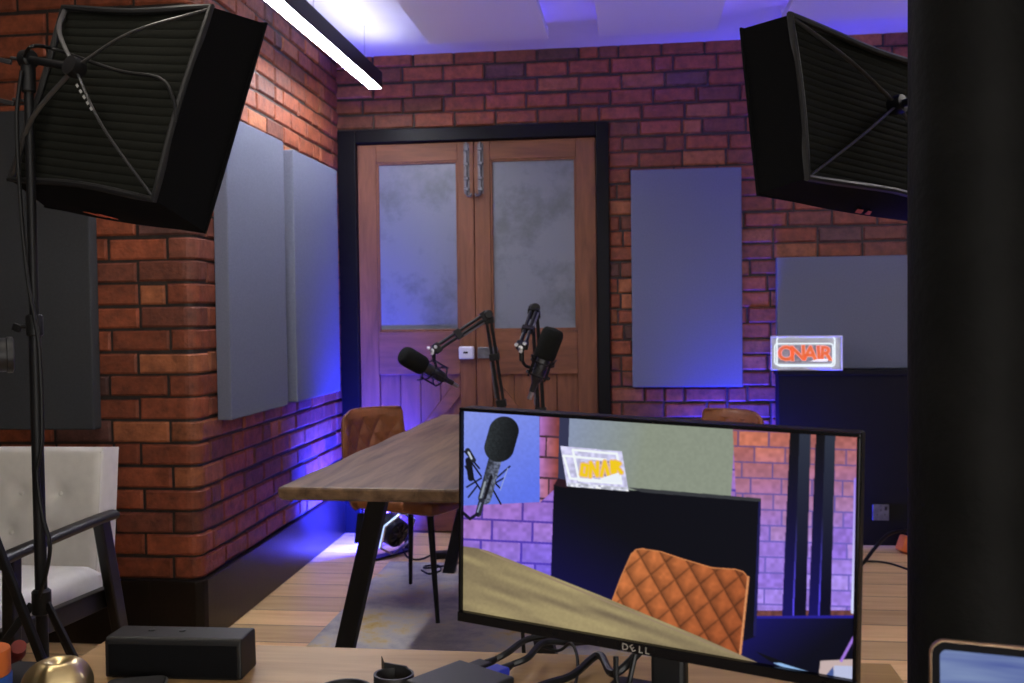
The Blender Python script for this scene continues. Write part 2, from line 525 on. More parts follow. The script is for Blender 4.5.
# left wall and the pier it turns into, with rounded corner bricks
B = Bricks()
ZP = 0.25
RC = 0.05
def pier_corner(la, lb):
    c = (XL - RC, YP + RC)
    path = [((XL - la, YP), (0, -1))]
    for k in range(6):
        a = R(-90 + 90 * k / 5)
        n = (math.cos(a), math.sin(a))
        path.append(((c[0] + RC * n[0], c[1] + RC * n[1]), n))
    path.append(((XL, YP + lb), (1, 0)))
    return path
nc = int((ZC - ZP) / COURSE) + 1
cl = []
for r in range(nc):
    z0 = ZP + r * COURSE
    la, lb = ((0.222, 0.105) if r % 2 else (0.105, 0.222))
    la += random.uniform(-0.008, 0.008); lb += random.uniform(-0.008, 0.008)
    cl.append((la, lb))
    if min(z0 + COURSE, ZC) - z0 > 0.02:
        B.brick(pier_corner(la, lb), z0 + MO / 2, min(z0 + COURSE - MO / 2, ZC), brick_colour())
courses(B, 0, YB - YP, ZP, ZC, lambda a, b: [((WX(YP + a), YP + a), (1, 0)), ((WX(YP + b), YP + b), (1, 0))], gap_start=lambda r: cl[r][1] + MO)
xm = XL - 0.010
B.flat([(WX(YP + RC, -0.010), YP + RC, 0.0), (WX(YB + 0.2, -0.010), YB + 0.2, 0.0), (WX(YB + 0.2, -0.010), YB + 0.2, ZC), (WX(YP + RC, -0.010), YP + RC, ZC)], MORTAR)
for k in range(5):
    p_, q_ = [(XL - RC + (RC - 0.010) * math.cos(R(-90 + 18 * i)), YP + RC + (RC - 0.010) * math.sin(R(-90 + 18 * i))) for i in (k, k + 1)]
    B.flat([(*p_, 0.0), (*q_, 0.0), (*q_, ZC), (*p_, ZC)], MORTAR)
B.build('wall_left')
BP = Bricks()
courses(BP, 0, XL - XF, ZP, ZC, lambda a, b: [((XL - b, YP), (0, -1)), ((XL - a, YP), (0, -1))], gap_start=lambda r: cl[r][0] + MO)
BP.flat([(XF, YP + 0.010, 0), (XL - RC, YP + 0.010, 0), (XL - RC, YP + 0.010, ZC), (XF, YP + 0.010, ZC)], MORTAR)
BP.build('wall_pier')
# black plinth under the bricks
pl = MB().prism([(XL - 0.2, YB), (WX(YB, 0.012), YB), (WX(YP + 0.03, 0.012), YP + 0.03), (XL + 0.004, YP + 0.006), (XL - 0.02, YP - 0.012), (XL - 0.2, YP - 0.012)],
                lambda x, y: (x, y, 0), lambda x, y: (x, y, ZP - 0.004)).build('baseboard_left', PLINTH, bevel=0.004)
tag(pl, kind='structure')
pl = MB().box2((XF, YP - 0.012, 0), (XL - 0.2, YP + 0.05, ZP - 0.004)).build('baseboard_pier', PLINTH, bevel=0.004)
tag(pl, kind='structure')
# walls out of the photograph that close the room
for nm, a, b in (('wall_right', (XR, YN, 0), (XR + 0.1, YB + 0.1, ZC)), ('wall_far_left', (XF - 0.1, YN, 0), (XF, YP, ZC)),
                 ('wall_rear', (XF, YN - 0.1, 0), (XR, YN, ZC)), ('wall_corridor', (XL - 0.1, YB + 0.75, 0), (0.2, YB + 0.8, ZC))):
    tag(MB().box2(a, b).build(nm, DARKWALL), kind='structure')

# made-up daylight window behind the camera, added as frontal fill light
wn_ = tag(bpy.data.objects.new('added_window_1', None), kind='structure'); COL.objects.link(wn_)
wn_.location = (0.7, YN, 1.15)
m_ = MB()
for x in (-0.93, 0.0, 0.93): m_.box((x, 0.02, 0), (0.06, 0.06, 1.26))
for z in (-0.63, 0.63): m_.box((0, 0.02, z), (1.92, 0.06, 0.06))
m_.build('added_window_frame', WHITE_PL, wn_, bevel=0.004)
MB().box((0, 0.004, 0), (1.84, 0.006, 1.22)).build('fill_pane', emit('fill_light_pane', (1.0, 0.96, 0.91), 9.5), wn_)
MB().box((0, 0.07, -0.68), (2.0, 0.16, 0.03)).build('added_window_sill', WHITE_PL, wn_, bevel=0.004)

# ------------------------------------------------------------------ doors
fr = MB()
YF = YB - 0.035
fr.box2((-1.655, YF, 0), (-1.550, YB + 0.12, 2.275))
fr.box2((-0.205, YF, 0), (-0.135, YB + 0.12, 2.275))
fr.box2((-1.550, YF, 2.20), (-0.205, YB + 0.12, 2.275))
tag(fr.build('trim_1', mat('black_gloss_paint', (0.005, 0.005, 0.006), rough=0.4, spec=0.12, noise=0.1, nscale=14, bump=0.12, bscale=30), bevel=0.006), kind='structure')
def door_leaf(name, x0, x1, hinge_left):
    y0, y1 = YB - 0.005, YB + 0.04
    root = tag(bpy.data.objects.new(name, None), kind='structure'); COL.objects.link(root)
    gx0, gx1 = (x0 + 0.108, x1 - 0.09) if hinge_left else (x0 + 0.09, x1 - 0.108)
    z0, z1 = 0.012, 2.196
    st = MB().box2((x0, y0, z0), (gx0, y1, z1)).box2((gx1, y0, z0), (x1, y1, z1))
    st.build('door_stile', DOORWOOD, root, bevel=0.004)
    rl = MB().box2((gx0, y0 + .001, 2.092), (gx1, y1, z1)).box2((gx0, y0 + .001, 0.897), (gx1, y1, 1.142)).box2((gx0, y0 + .001, z0), (gx1, y1, 0.20))
    rl.build('door_rail', DOORWOOD_H, root, bevel=0.004)
    # boarded lower panel
    bd = MB(); n = 4; w = (gx1 - gx0) / n
    for i in range(n):
        bd.box2((gx0 + i * w + 0.0015, y0 + 0.022, 0.19), (gx0 + (i + 1) * w - 0.0015, y1 - 0.002, 0.90))
    bd.build('lower_boards', DOORWOOD, root, bevel=0.003)
    a, b = ((gx0, 0.24), (gx1, 0.86)) if hinge_left else ((gx0, 0.86), (gx1, 0.24))
    A = Vector((a[0], 0, a[1])); Bv = Vector((b[0], 0, b[1]))
    t = (Bv - A).normalized(); nrm = Vector((-t.z, 0, t.x)) * 0.055
    # brace clipped between the stiles
    s = 0.11 / abs(t.x)
    if hinge_left: poly = [(gx0, 0.20), (gx0, 0.30), (gx1, 0.895), (gx1, 0.78)]
    else: poly = [(gx1, 0.20), (gx1, 0.30), (gx0, 0.895), (gx0, 0.78)]
    MB().prism(poly, lambda x, z: (x, y0 + 0.004, z), lambda x, z: (x, y0 + 0.021, z)).build('brace', DOORWOOD_H, root, bevel=0.003)
    pane = MB().box2((gx0 + 0.004, y0 + 0.020, 1.138), (gx1 - 0.004, y0 + 0.026, 2.096)).build('pane', PANE, root)
    bead = MB()
    for p, q in (((gx0, y0 + .006, 1.142), (gx0 + .012, y0 + .02, 2.092)), ((gx1 - .012, y0 + .006, 1.142), (gx1, y0 + .02, 2.092)),
                 ((gx0 + .012, y0 + .006, 1.142), (gx1 - .012, y0 + .02, 1.154)), ((gx0 + .012, y0 + .006, 2.080), (gx1 - .012, y0 + .02, 2.092))):
        bead.box2(p, q)
    bead.build('glazing_bead', DOORWOOD, root, bevel=0.003)
    # long tower bolt
    bx = x1 - 0.038 if hinge_left else x0 + 0.038
    bo = thing('tower_bolt', None, None); bo.parent = root
    MB().box2((bx - 0.016, y0 - 0.003, 1.905), (bx + 0.016, y0, 2.185)).build('bolt_plate', DSTEEL, bo, bevel=0.001)
    MB().tube([(bx, y0 - 0.012, 1.90), (bx, y0 - 0.012, 2.19)], 0.0065, 10).build('bolt_rod', DSTEEL, bo, smooth=True)
    gd = MB()
    for z in (1.93, 1.99, 2.07, 2.15):
        gd.box2((bx - 0.014, y0 - 0.022, z - 0.009), (bx + 0.014, y0 - 0.002, z + 0.009))
    gd.build('bolt_guide', DSTEEL, bo, bevel=0.003)
    d = 1 if hinge_left else -1
    MB().tube(spline([(bx, y0 - 0.012, 1.91), (bx + d * 0.004, y0 - 0.02, 1.896), (bx + d * 0.022, y0 - 0.022, 1.892), (bx + d * 0.030, y0 - 0.022, 1.905)], 5), 0.006, 8).build('bolt_handle', DSTEEL, bo, smooth=True)
    return root
xc = -0.884
d1 = door_leaf('door_1', -1.548, xc - 0.0015, True)
d2 = door_leaf('door_2', xc + 0.0015, -0.207, False)
lk = MB().box2((-0.978, YB - 0.035, 0.985), (-0.892, YB - 0.005, 1.055)).build('rim_lock', WHITE_PL, d1, bevel=0.008)
MB().box2((-0.952, YB - 0.038, 1.016), (-0.925, YB - 0.0345, 1.027)).build('key_slot', BLACK, lk, bevel=0.002)
MB().box2((-0.874, YB - 0.022, 0.988), (-0.76, YB - 0.005, 1.05)).build('lock_keep', DSTEEL, d2, bevel=0.003)

# ------------------------------------------------------------------ acoustic wall panels
def acoustic(label, a, b, m, group=None, shear=False):
    q = MB().box2(a, b)
    if shear: q.v = [(WX(y, 0.003) if x < XL + 0.03 else x, y, z) for x, y, z in q.v]
    o = q.build('acoustic_panel', m, bevel=0.006)
    return tag(o, label, 'acoustic panel', group)
acoustic('grey felt acoustic panel on the left wall, the nearer of the pair beside the pier', (XL + 0.002, 3.70, 0.832), (XL + 0.06, 4.335, 2.02), FELT, shear=True)
acoustic('grey felt acoustic panel on the left wall, next to the black door frame', (XL + 0.002, 4.46, 0.834), (XL + 0.06, 5.14, 2.005), FELT, shear=True)
acoustic('tall blue-grey felt acoustic panel on the back wall right of the doors', (-0.017, YB - 0.05, 0.826), (0.572, YB - 0.004, 2.004), FELT)
acoustic('wide grey felt acoustic panel on the back wall above the black cabinet', (0.752, YB - 0.05, 0.921), (1.95, YB - 0.004, 1.517), FELT)
acoustic('dark grey felt acoustic panel on the brick pier above the white armchair', (-2.60, YP - 0.06, 0.82), (-2.00, YP - 0.004, 2.012), FELT_D)

# ------------------------------------------------------------------ ceiling rafts with the blue strips along their tops
STRIPBLUE = emit('blue_led_strip', (0.14, 0.09, 1.0), 750.0)
rafts = [('white hanging ceiling raft nearest the strip light and the left wall', -1.02, -0.415),
         ('white hanging ceiling raft, the middle one of three above the doors and wall panel', -0.165, 0.41),
         ('white hanging ceiling raft above the right-hand softbox', 0.705, 1.31)]
for i, (lb, x0, x1) in enumerate(rafts):
    t = thing('ceiling_raft', lb, 'ceiling panel', ((x0 + x1) / 2, 4.38 if i < 2 else 4.3, 2.60), 0, 'white acoustic rafts under the ceiling')
    w = x1 - x0
    MB().box((0, 0, 0.02), (w, 1.2, 0.04)).build('panel', RAFT, t, bevel=0.004)
    for sx in (-1, 1):
        for sy in (-1, 1):
            MB().tube([(sx * w * 0.35, sy * 0.42, 0.04), (sx * w * 0.35, sy * 0.42, ZC - 2.60)], 0.0015, 6).build('hanger', STEEL, t)
    MB().box((0, 0.570, 0.043), (w * 0.42, 0.012, 0.006)).build('light_strip', STRIPBLUE, t)
    MB().box((0, 0.596, 0.032), (w, 0.008, 0.06)).build('strip_light_block', RAFT, t, bevel=0.001)  # unseen lip added to keep the strip's blue off the back wall

# ------------------------------------------------------------------ linear ceiling light
bt = thing('linear_ceiling_light', 'long black batten light with a glowing white tube under the ceiling, upper left', 'ceiling light', (-1.335, 4.105, 2.42))
hs = MB().box((0, 0, 0.045), (0.072, 2.0, 0.075)); hs.box((0.034, 0, 0.005), (0.004, 2.0, 0.012)); hs.box((-0.034, 0, 0.005), (0.004, 2.0, 0.012))
hs.box((0, 1.002, 0.04), (0.075, 0.004, 0.085)); hs.box((0, -1.002, 0.04), (0.075, 0.004, 0.085))
hs.build('housing', BLACKM, bt, bevel=0.001)
DIFF = emit('cool_white_tube', (0.93, 0.93, 1.0), 70.0)
MB().box((0, 0, 0.003), (0.062, 1.992, 0.010)).build('diffuser', DIFF, bt)
MB().box((0, 0.2, 0.0855), (0.05, 1.7, 0.006)).build('uplight_strip', emit('cool_white_uplight', (0.80, 0.83, 1.0), 14.0), bt)
for y in (-0.8, 0.0, 0.8):
    MB().tube([(0, y, 0.08), (0, y, ZC - 2.42)], 0.002, 6).build('hanger', STEEL, bt)

# second batten, out of view, added to brighten the operator's desk
bt2 = thing('linear_ceiling_light', 'unseen black batten light added over the oak desk as fill light', 'ceiling light', (-1.335, 1.75, 2.42))
MB().box((0, 0, 0.045), (0.072, 1.4, 0.075)).build('housing', BLACKM, bt2, bevel=0.001)
MB().box((0, 0, 0.003), (0.062, 1.392, 0.010)).build('diffuser', emit('added_warm_fill_tube', (1.0, 0.92, 0.80), 30.0), bt2)

bt3 = thing('linear_ceiling_light', 'unseen black batten light added to brighten the right side of the room', 'ceiling light', (1.80, 3.35, 2.42))  # extra batten out of view, added to lift the right-hand floor and bricks
MB().box((0, 0, 0.045), (0.072, 2.4, 0.075)).build('housing', BLACKM, bt3, bevel=0.001)
MB().box((0, 0, 0.003), (0.062, 2.392, 0.010)).build('diffuser', emit('added_neutral_fill_tube', (1.0, 0.94, 0.86), 36.0), bt3)
for b_, ys in ((bt2, (-0.5, 0.5)), (bt3, (-0.9, 0.9))):
    for y in ys:
        MB().tube([(0, y, 0.08), (0, y, ZC - 2.42)], 0.002, 6).build('hanger', STEEL, b_)

# ------------------------------------------------------------------ studio softboxes
def softbox(label, loc, rot, w, h, d, s, bow, strength):
    m = Matrix(rot).to_4x4(); m.translation = Vector(loc)
    t = thing('softbox', label, 'studio light', matrix=m, group='softboxes on stands')
    sh = MB()
    n = 10
    def rim(e, q=1.0):
        ww, hh = w / 2 * (1 + e * (s - 1)) * q, h / 2 * (1 + e * (s - 1)) * q
        return ww, hh
    # side walls: outer and inner skin, slightly slack between the corners
    for side in range(4):
        def wall(u, v, k, side=side):
            ww, hh = rim(v); sag = 0.018 * math.sin(PI * u) * math.sin(PI * v * 0.9) + 0.010 * math.sin(PI * u) * v
            a = 2 * u - 1
            off = k - 0.0
            if side == 0: return (a * ww, v * d, hh - off - sag * 0.3)
            if side == 1: return (a * ww, v * d, -hh + off - sag * 0.6)
            if side == 2: return (ww - off - sag * 0.3, v * d, a * hh)
            return (-ww + off + sag * 0.3, v * d, a * hh)
        sh.grid(lambda u, v: wall(u, v, 0.0), n, 6)
        sh.grid(lambda u, v: wall(u, v, 0.006), n, 6)
    sh.build('side_walls', FABRIC_B, t, smooth=True)
    # corrugated back panel
    nr = 21
    def back(u, v):
        x = (2 * u - 1) * (w / 2 - 0.008); z = (2 * v - 1) * (h / 2 - 0.008)
        ed = min(1, 6 * min(u, 1 - u)) * min(1, 6 * min(v, 1 - v))
        y = 0.012 + 0.006 * ed - 0.0034 * abs(math.sin(PI * v * nr)) ** 0.6 - 0.001 * math.sin(u * 23 + 9 * math.floor(v * nr))
        return (x, y, z)
    MB().grid(back, 16, nr * 8).build('back_panel', QUILT_B, t, smooth=True)
    c = [(-w / 2, 0, h / 2), (w / 2, 0, h / 2), (w / 2, 0, -h / 2), (-w / 2, 0, -h / 2)]
    pts = []
    for i in range(4):
        a, b = Vector(c[i]), Vector(c[(i + 1) % 4])
        for k in range(8):
            p = a.lerp(b, k / 8); sag = 0.012 * math.sin(PI * k / 8)
            p -= p.normalized() * sag; pts.append(p)
    MB().tube(pts, 0.009, 8, closed=True).build('rim_piping', PIPING, t, smooth=True)
    fp = []
    ww, hh = rim(1)
    c2 = [(-ww, d, hh), (ww, d, hh), (ww, d, -hh), (-ww, d, -hh)]
    for i in range(4):
        a, b = Vector(c2[i]), Vector(c2[(i + 1) % 4])
        for k in range(4): fp.append(a.lerp(b, k / 4))
    MB().tube(fp, 0.005, 6, closed=True).build('front_piping', FABRIC_B, t, smooth=True)
    # bowed rods from the hub to the corners
    hub = Vector((0, -bow, 0.03))
    for i in range(4):
        a = Vector(c[i]) * 0.97
        mid = (a + hub) / 2 + Vector((0, -bow * 0.30, 0))
        MB().tube(spline([a, mid, hub], 8), [0.0062] * 17, 8, flat=0.55).build('rod', ROD, t, smooth=True)
    MB().lathe([(0.012, -0.02), (0.024, -0.018), (0.026, 0.0), (0.022, 0.018), (0.010, 0.02)], 16, frame_z(hub, (0, 1, 0))).build('hub', BLACKM, t, smooth=True)
    # white lettering down one rod
    for k in range(5):
        p = hub.lerp(Vector(c[2]) * 0.97, 0.18 + 0.045 * k) + Vector((0, -bow * 0.22 - 0.012, 0))
        dd = (Vector(c[2]) - hub).normalized()
        MB().bar(p, p + dd * 0.009, 0.006, 0.001).build('rod_lettering', PRINT_W, t)
    # orange emblem on the underside
    lx, ly = -0.02 * w, d * 0.62
    zz = -h / 2 * (1 + 0.62 * (s - 1)) - 0.0225
    lg = MB()
    for poly in ([(-0.05, -0.012), (-0.018, 0.016), (0.012, 0.016), (-0.02, -0.012)], [(0.002, -0.012), (0.03, 0.016), (0.055, 0.016), (0.02, -0.012)]):
        lg.prism(poly, lambda x, y: (lx + x, ly + y, zz), lambda x, y: (lx + x, ly + y, zz + 0.001))
    lg.build('emblem', LOGO_O, t)
    # cable wandering over the back
    MB().grid(lambda u, v: ((2 * u - 1) * (ww - 0.035), d - 0.035, (2 * v - 1) * (hh - 0.055)), 1, 1).build('diffuser', emit('softbox_diffuser', (1.0, 0.87, 0.74), strength), t)
    return t, m, hub

rotL = ((0.903, 0.3545, 0.2416), (-0.3968, 0.9045, 0.1565), (-0.163, -0.2372, 0.9577))
rotR = ((0.684, -0.725, -0.077), (0.728, 0.674, 0.122), (-0.0367, -0.14, 0.9895))
def ortho(r):
    m = Matrix(r); x, y, z = [Vector(c) for c in m.transposed()]
    y.normalize(); x = (x - y * x.dot(y)).normalized(); z = x.cross(y)
    return Matrix((x, y, z)).transposed()
tL, mL, hubL = softbox('black square softbox seen from behind, high on the stand at the left', (-1.322, 2.386, 1.792), ortho(rotL), 0.569, 0.489, 0.144, 1.125, 0.1035, 3.0)
tR, mR, hubR = softbox('black softbox seen from behind, upper right beside the round column', (0.661, 2.749, 1.731), ortho(rotR), 0.783, 0.404, 0.13, 1.047, 0.038, 2.5)

def light_stand(label, x, y, ztop, target, ang):
    t = thing('light_stand', label, 'stand', (x, y, 0), 0, 'softbox stands')
    MB().tube([(0, 0, 0.28), (0, 0, 1.22)], 0.0150, 12).build('lower_tube', BLACKM, t, smooth=True)
    MB().tube([(0, 0, 1.20), (0, 0, ztop)], 0.0115, 12).build('upper_tube', BLACKM, t, smooth=True)
    MB().lathe([(0.017, 0), (0.021, 0.004), (0.021, 0.05), (0.017, 0.055)], 16, Matrix.Translation((0, 0, 1.19))).build('clamp_collar', BLACK, t, smooth=True)
    kn = MB().tube([(-0.015, 0, 1.215), (-0.035, -0.004, 1.215)], 0.006, 8); kn.box((-0.045, -0.006, 1.212), (0.022, 0.010, 0.020), Matrix.Rotation(0.4, 3, 'Y'))
    kn.build('clamp_knob', BLACK, t, bevel=0.003)
    MB().lathe([(0.018, 0), (0.024, 0.004), (0.024, 0.06), (0.018, 0.066)], 16, Matrix.Translation((0, 0, 0.47))).build('leg_collar', BLACK, t, smooth=True)
    MB().lathe([(0.018, 0), (0.022, 0.004), (0.022, 0.03), (0.018, 0.034)], 16, Matrix.Translation((0, 0, 0.285))).build('brace_collar', BLACK, t, smooth=True)
    for k in range(3):
        a = ang + k * 2 * PI / 3
        c, s = math.cos(a), math.sin(a)
        MB().bar((0.022 * c, 0.022 * s, 0.50), (0.40 * c, 0.40 * s, 0.012), 0.020, 0.009, (-s, c, 0)).build('leg', BLACKM, t, bevel=0.002)
        MB().bar((0.020 * c, 0.020 * s, 0.30), (0.20 * c, 0.20 * s, 0.235), 0.014, 0.005, (-s, c, 0)).build('brace', BLACKM, t, bevel=0.001)
        MB().lathe([(0.010, 0), (0.014, 0.003), (0.014, 0.02), (0.010, 0.024)], 10, Matrix.Translation((0.403 * c, 0.403 * s, 0.0))).build('rubber_foot', BLACK, t, smooth=True)
    # swivel head reaching to the softbox hub
    tg = Vector(target) - Vector((x, y, 0))
    hd = MB().lathe([(0.014, -0.04), (0.018, -0.036), (0.018, 0.03), (0.012, 0.036)], 14, Matrix.Translation((0, 0, ztop)))
    hd.lathe([(0.020, -0.016), (0.024, -0.012), (0.024, 0.012), (0.020, 0.016)], 16, frame_z((0, 0, ztop + 0.045), (1, -0.3, 0)))
    hd.tube([(0, 0, ztop + 0.045), tg], 0.010, 10)
    hd.build('swivel_head', BLACKM, t, smooth=True)
    for z, dx in ((ztop + 0.045, -0.075), (ztop - 0.06, -0.07)):
        k2 = MB().tube([(-0.012, 0, z), (dx * 0.6, -0.004, z + 0.004)], 0.005, 8)
        k2.box((dx * 0.85, -0.004, z - 0.002), (0.045, 0.008, 0.012), Matrix.Rotation(0.25, 3, 'Y'))
        k2.build('tilt_handle', MICBODY, t, bevel=0.003)
    return t
light_stand('black light stand at the left holding up the square softbox', -1.53, 2.385, 1.851, mL @ hubL, R(-20))
light_stand('black light stand behind the round column, holding the right softbox', 0.93, 2.42, 1.74, mR @ hubR, R(-60))

SC = lambda *p: (p[0] * 0.9, p[1] * 0.9, 1.23 + (p[2] - 1.23) * 0.9)
# cables of the left softbox
bpt = lambda x, y, z: mL @ Vector((x, y, z))
cb = MB().tube(spline([SC(-1.70, 2.63, 1.97), SC(-1.64, 2.58, 1.985), bpt(-0.18, -0.05, 0.10), bpt(0.05, -0.03, 0.06), bpt(0.20, -0.015, 0.05), bpt(0.265, -0.012, 0.0), bpt(0.28, 0.0, -0.05)], 8), 0.0048, 8)
tag(cb.build('power_cable', BLACK, smooth=True), 'black cable looped across the back of the left softbox', 'cable')
cb = MB().tube(spline([SC(-1.70, 2.62, 1.93), SC(-1.725, 2.63, 1.80), SC(-1.718, 2.628, 1.55), SC(-1.70, 2.625, 1.34), SC(-1.665, 2.615, 1.15), SC(-1.663, 2.615, 0.9), SC(-1.682, 2.618, 0.80), SC(-1.668, 2.615, 0.68), SC(-1.645, 2.61, 0.60), SC(-1.66, 2.615, 0.52), SC(-1.69, 2.62, 0.44)], 8), 0.0052, 8)
tag(cb.build('power_cable', BLACK, smooth=True), 'black cable hanging down beside the pole of the left light stand', 'cable')

# a small spotlight on a second stand, just inside the left edge
sp = thing('spotlight', 'small black cylindrical spotlight at the left edge of the picture', 'light', (-1.672, 2.35, 1.142), R(36))
MB().lathe([(0.030, -0.09), (0.042, -0.086), (0.044, 0.07), (0.047, 0.072), (0.047, 0.086), (0.041, 0.088), (0.038, 0.075), (0.0, 0.075)], 28, frame_z((0, 0, 0), (1, 0, 0))).build('lamp_body', GREY_P, sp, smooth=True)
MB().tube(spline([(-0.03, -0.05, 0.0), (-0.03, -0.05, -0.05), (-0.03, 0.0, -0.075), (-0.03, 0.05, -0.05), (-0.03, 0.05, 0.0)], 6), 0.006, 8, flat=0.5).build('yoke', BLACKM, sp, smooth=True)
MB().tube([(0.02, 0, 0.044), (0.02, 0, 0.058)], 0.008, 10).build('adjusting_screw', BLACK, sp, smooth=True)
s2 = thing('tripod_stand', 'black tripod stand at the left edge carrying the small spotlight', 'stand', (-1.707, 2.345, 0))
MB().tube([(0, 0, 0.5), (0, 0, 1.066)], 0.012, 10).build('pole', BLACKM, s2, smooth=True)
MB().lathe([(0.016, 0), (0.024, 0.006), (0.024, 0.06), (0.016, 0.066)], 14, Matrix.Translation((0, 0, 0.80))).build('hub', BLACK, s2, smooth=True)
for (fx, fy) in ((0.36, -0.03), (-0.30, -0.12), (0.02, -0.40)):
    q = Vector((fx, fy, 0)).normalized()
    MB().bar((0.02 * q.x, 0.02 * q.y, 0.83), (fx, fy, 0.012), 0.022, 0.016, (-q.y, q.x, 0)).build('leg', BLACKM, s2, bevel=0.003)

# ------------------------------------------------------------------ cast-iron column
ccx, ccy, ccr = 0.632, 1.92, 0.127
co = MB().lathe([(ccr + 0.05, 0.0), (ccr + 0.05, 0.06), (ccr + 0.02, 0.09), (ccr + 0.02, 0.13), (ccr + 0.002, 0.16), (ccr, 1.3), (ccr - 0.003, 2.50), (ccr + 0.03, 2.55), (ccr + 0.05, 2.62), (ccr + 0.05, ZC)], 64, Matrix.Translation((ccx, ccy, 0)))
tag(co.build('iron_column', IRON, smooth=True), 'thick round black iron column standing at the right', 'column')

# ------------------------------------------------------------------ black cabinet, sign, socket
cab = thing('black_cabinet', 'long low black cabinet against the back wall carrying the lit sign', 'cabinet', (1.252, 5.545, 0))
MB().box2((-0.505, -0.185, 0.0), (0.505, -0.052, 0.892)).build('body', BLACKP, cab, bevel=0.003)
MB().box2((-0.512, -0.20, 0.892), (0.512, -0.052, 0.918)).build('worktop', BLACKP, cab, bevel=0.003)
so = thing('wall_socket', 'brushed metal plug socket on the front of the black cabinet', 'socket', (1.262, 5.360, 0.175))
MB().box((0, -0.004, 0), (0.084, 0.008, 0.084)).build('face_plate', DSTEEL, so, bevel=0.003)
for dx, dz, w_, h_ in ((-0.02, -0.012, 0.007, 0.004), (0.02, -0.012, 0.007, 0.004), (0, 0.012, 0.004, 0.009)):
    MB().box((dx, -0.0085, dz), (w_, 0.002, h_)).build('pin_slot', BLACK, so)
MB().box((0.024, -0.010, 0.022), (0.012, 0.006, 0.02)).build('switch', BLACK, so, bevel=0.001)

sg = thing('lit_sign', 'small glowing acrylic sign with orange ON AIR lettering, on the black cabinet', 'sign', (0.885, 5.388, 0.9185), R(-7))
sg.scale = (1.03, 1.0, 1.03)
ACR = mat('frosted_acrylic', (0.55, 0.55, 0.60), rough=0.25, spec=0.5, emis=(0.75, 0.75, 0.9), estr=0.10, noise=0.12, nscale=18)
NEON = emit('white_neon', (0.86, 0.94, 1.0), 1.05)
SW, SH = 0.352, 0.176
MB().box((0.008, 0.035, SH / 2), (SW, 0.012, SH)).build('back_plate', ACR, sg, bevel=0.004)
pb = MB().box((0.008 + SW / 2 - 0.004, 0.0, SH / 2), (0.008, 0.07, SH)); pb.box((0.008 - SW / 2 + 0.004, 0.0, SH / 2), (0.008, 0.07, SH))
pb.box((0.008, 0.0, 0.004), (SW, 0.07, 0.008)); pb.box((0.008, 0.0, SH - 0.004), (SW, 0.07, 0.008))
pb.build('acrylic_case', ACR, sg, bevel=0.003)
for (w_, h_, x_, y_, z_) in ((0.285, 0.150, 0.006, 0.022, 0.094), (0.285, 0.108, -0.006, -0.030, 0.082)):
    MB().tube([(x_ + p, y_, z_ + q) for p, q in rrect(w_, h_, 0.016)], 0.0036, 8, closed=True).build('neon_outline', NEON, sg, smooth=True)
MB().box((0.0, -0.020, 0.082), (0.262, 0.003, 0.088)).build('artwork_panel', mat('sign_panel', (0.30, 0.30, 0.36), rough=0.5, emis=(0.35, 0.33, 0.42), estr=0.2, noise=0.5, nscale=50), sg)
LET = mat('orange_letters', (0.8, 0.16, 0.04), rough=0.5, emis=(1.0, 0.17, 0.05), estr=0.42, noise=0.5, nscale=60)
LET2 = mat('pink_letter_edge', (0.8, 0.3, 0.25), rough=0.5, emis=(1.0, 0.55, 0.5), estr=0.5, noise=0.2, nscale=60)
for i, (ch, x_, rot_, sc) in enumerate((('O', -0.092, 0.10, 0.104), ('N', -0.034, -0.05, 0.104), ('A', 0.026, 0.06, 0.100), ('I', 0.068, -0.08, 0.100), ('R', 0.102, 0.06, 0.096))):
    for mt_, of, yy in ((LET2, 0.0055, -0.0235), (LET, 0.0025, -0.0260)):
        mm = Matrix.Translation((x_, yy, 0.083)) @ Matrix.Rotation(rot_, 4, 'Y') @ Matrix.Rotation(PI / 2, 4, 'X')
        text_mesh('letter' if mt_ is LET else 'letter_outline', ch, sc, mt_, sg, extrude=0.001, matrix=mm, offset=of)
MB().prism([(0.02, 0.045), (0.11, 0.045), (0.112, 0.058), (0.06, 0.056)], lambda x, z: (x, -0.0285, z), lambda x, z: (x, -0.0265, z)).build('white_swoosh', mat('sign_white', (0.7, 0.7, 0.8), emis=(0.85, 0.85, 1), estr=0.8, noise=0.1, nscale=40), sg)
MB().box((0.03, -0.038, 0.012), (0.20, 0.004, 0.010)).build('base_strip', ACR, sg, bevel=0.002)

# ------------------------------------------------------------------ rug
rg = MB()
def rugf(u, v):
    return (-1.22 + 1.95 * u, 2.1 + 2.70 * v, 0.011 + 0.0012 * math.sin(40 * u) * math.sin(33 * v))
rg.grid(rugf, 40, 50)
o = rg.build('area_rug', RUG, smooth=True)
sm = o.modifiers.new('thick', 'SOLIDIFY'); sm.thickness = 0.009
tag(o, 'worn grey and ochre patterned rug on the floorboards under the table', 'rug')

# ------------------------------------------------------------------ table
tb = thing('dining_table', 'long walnut-topped table with black splayed metal legs on the rug', 'table', (-0.555, 3.75, 0), R(-2))
tw, tl, th, tt = 0.86, 2.06, 0.745, 0.040
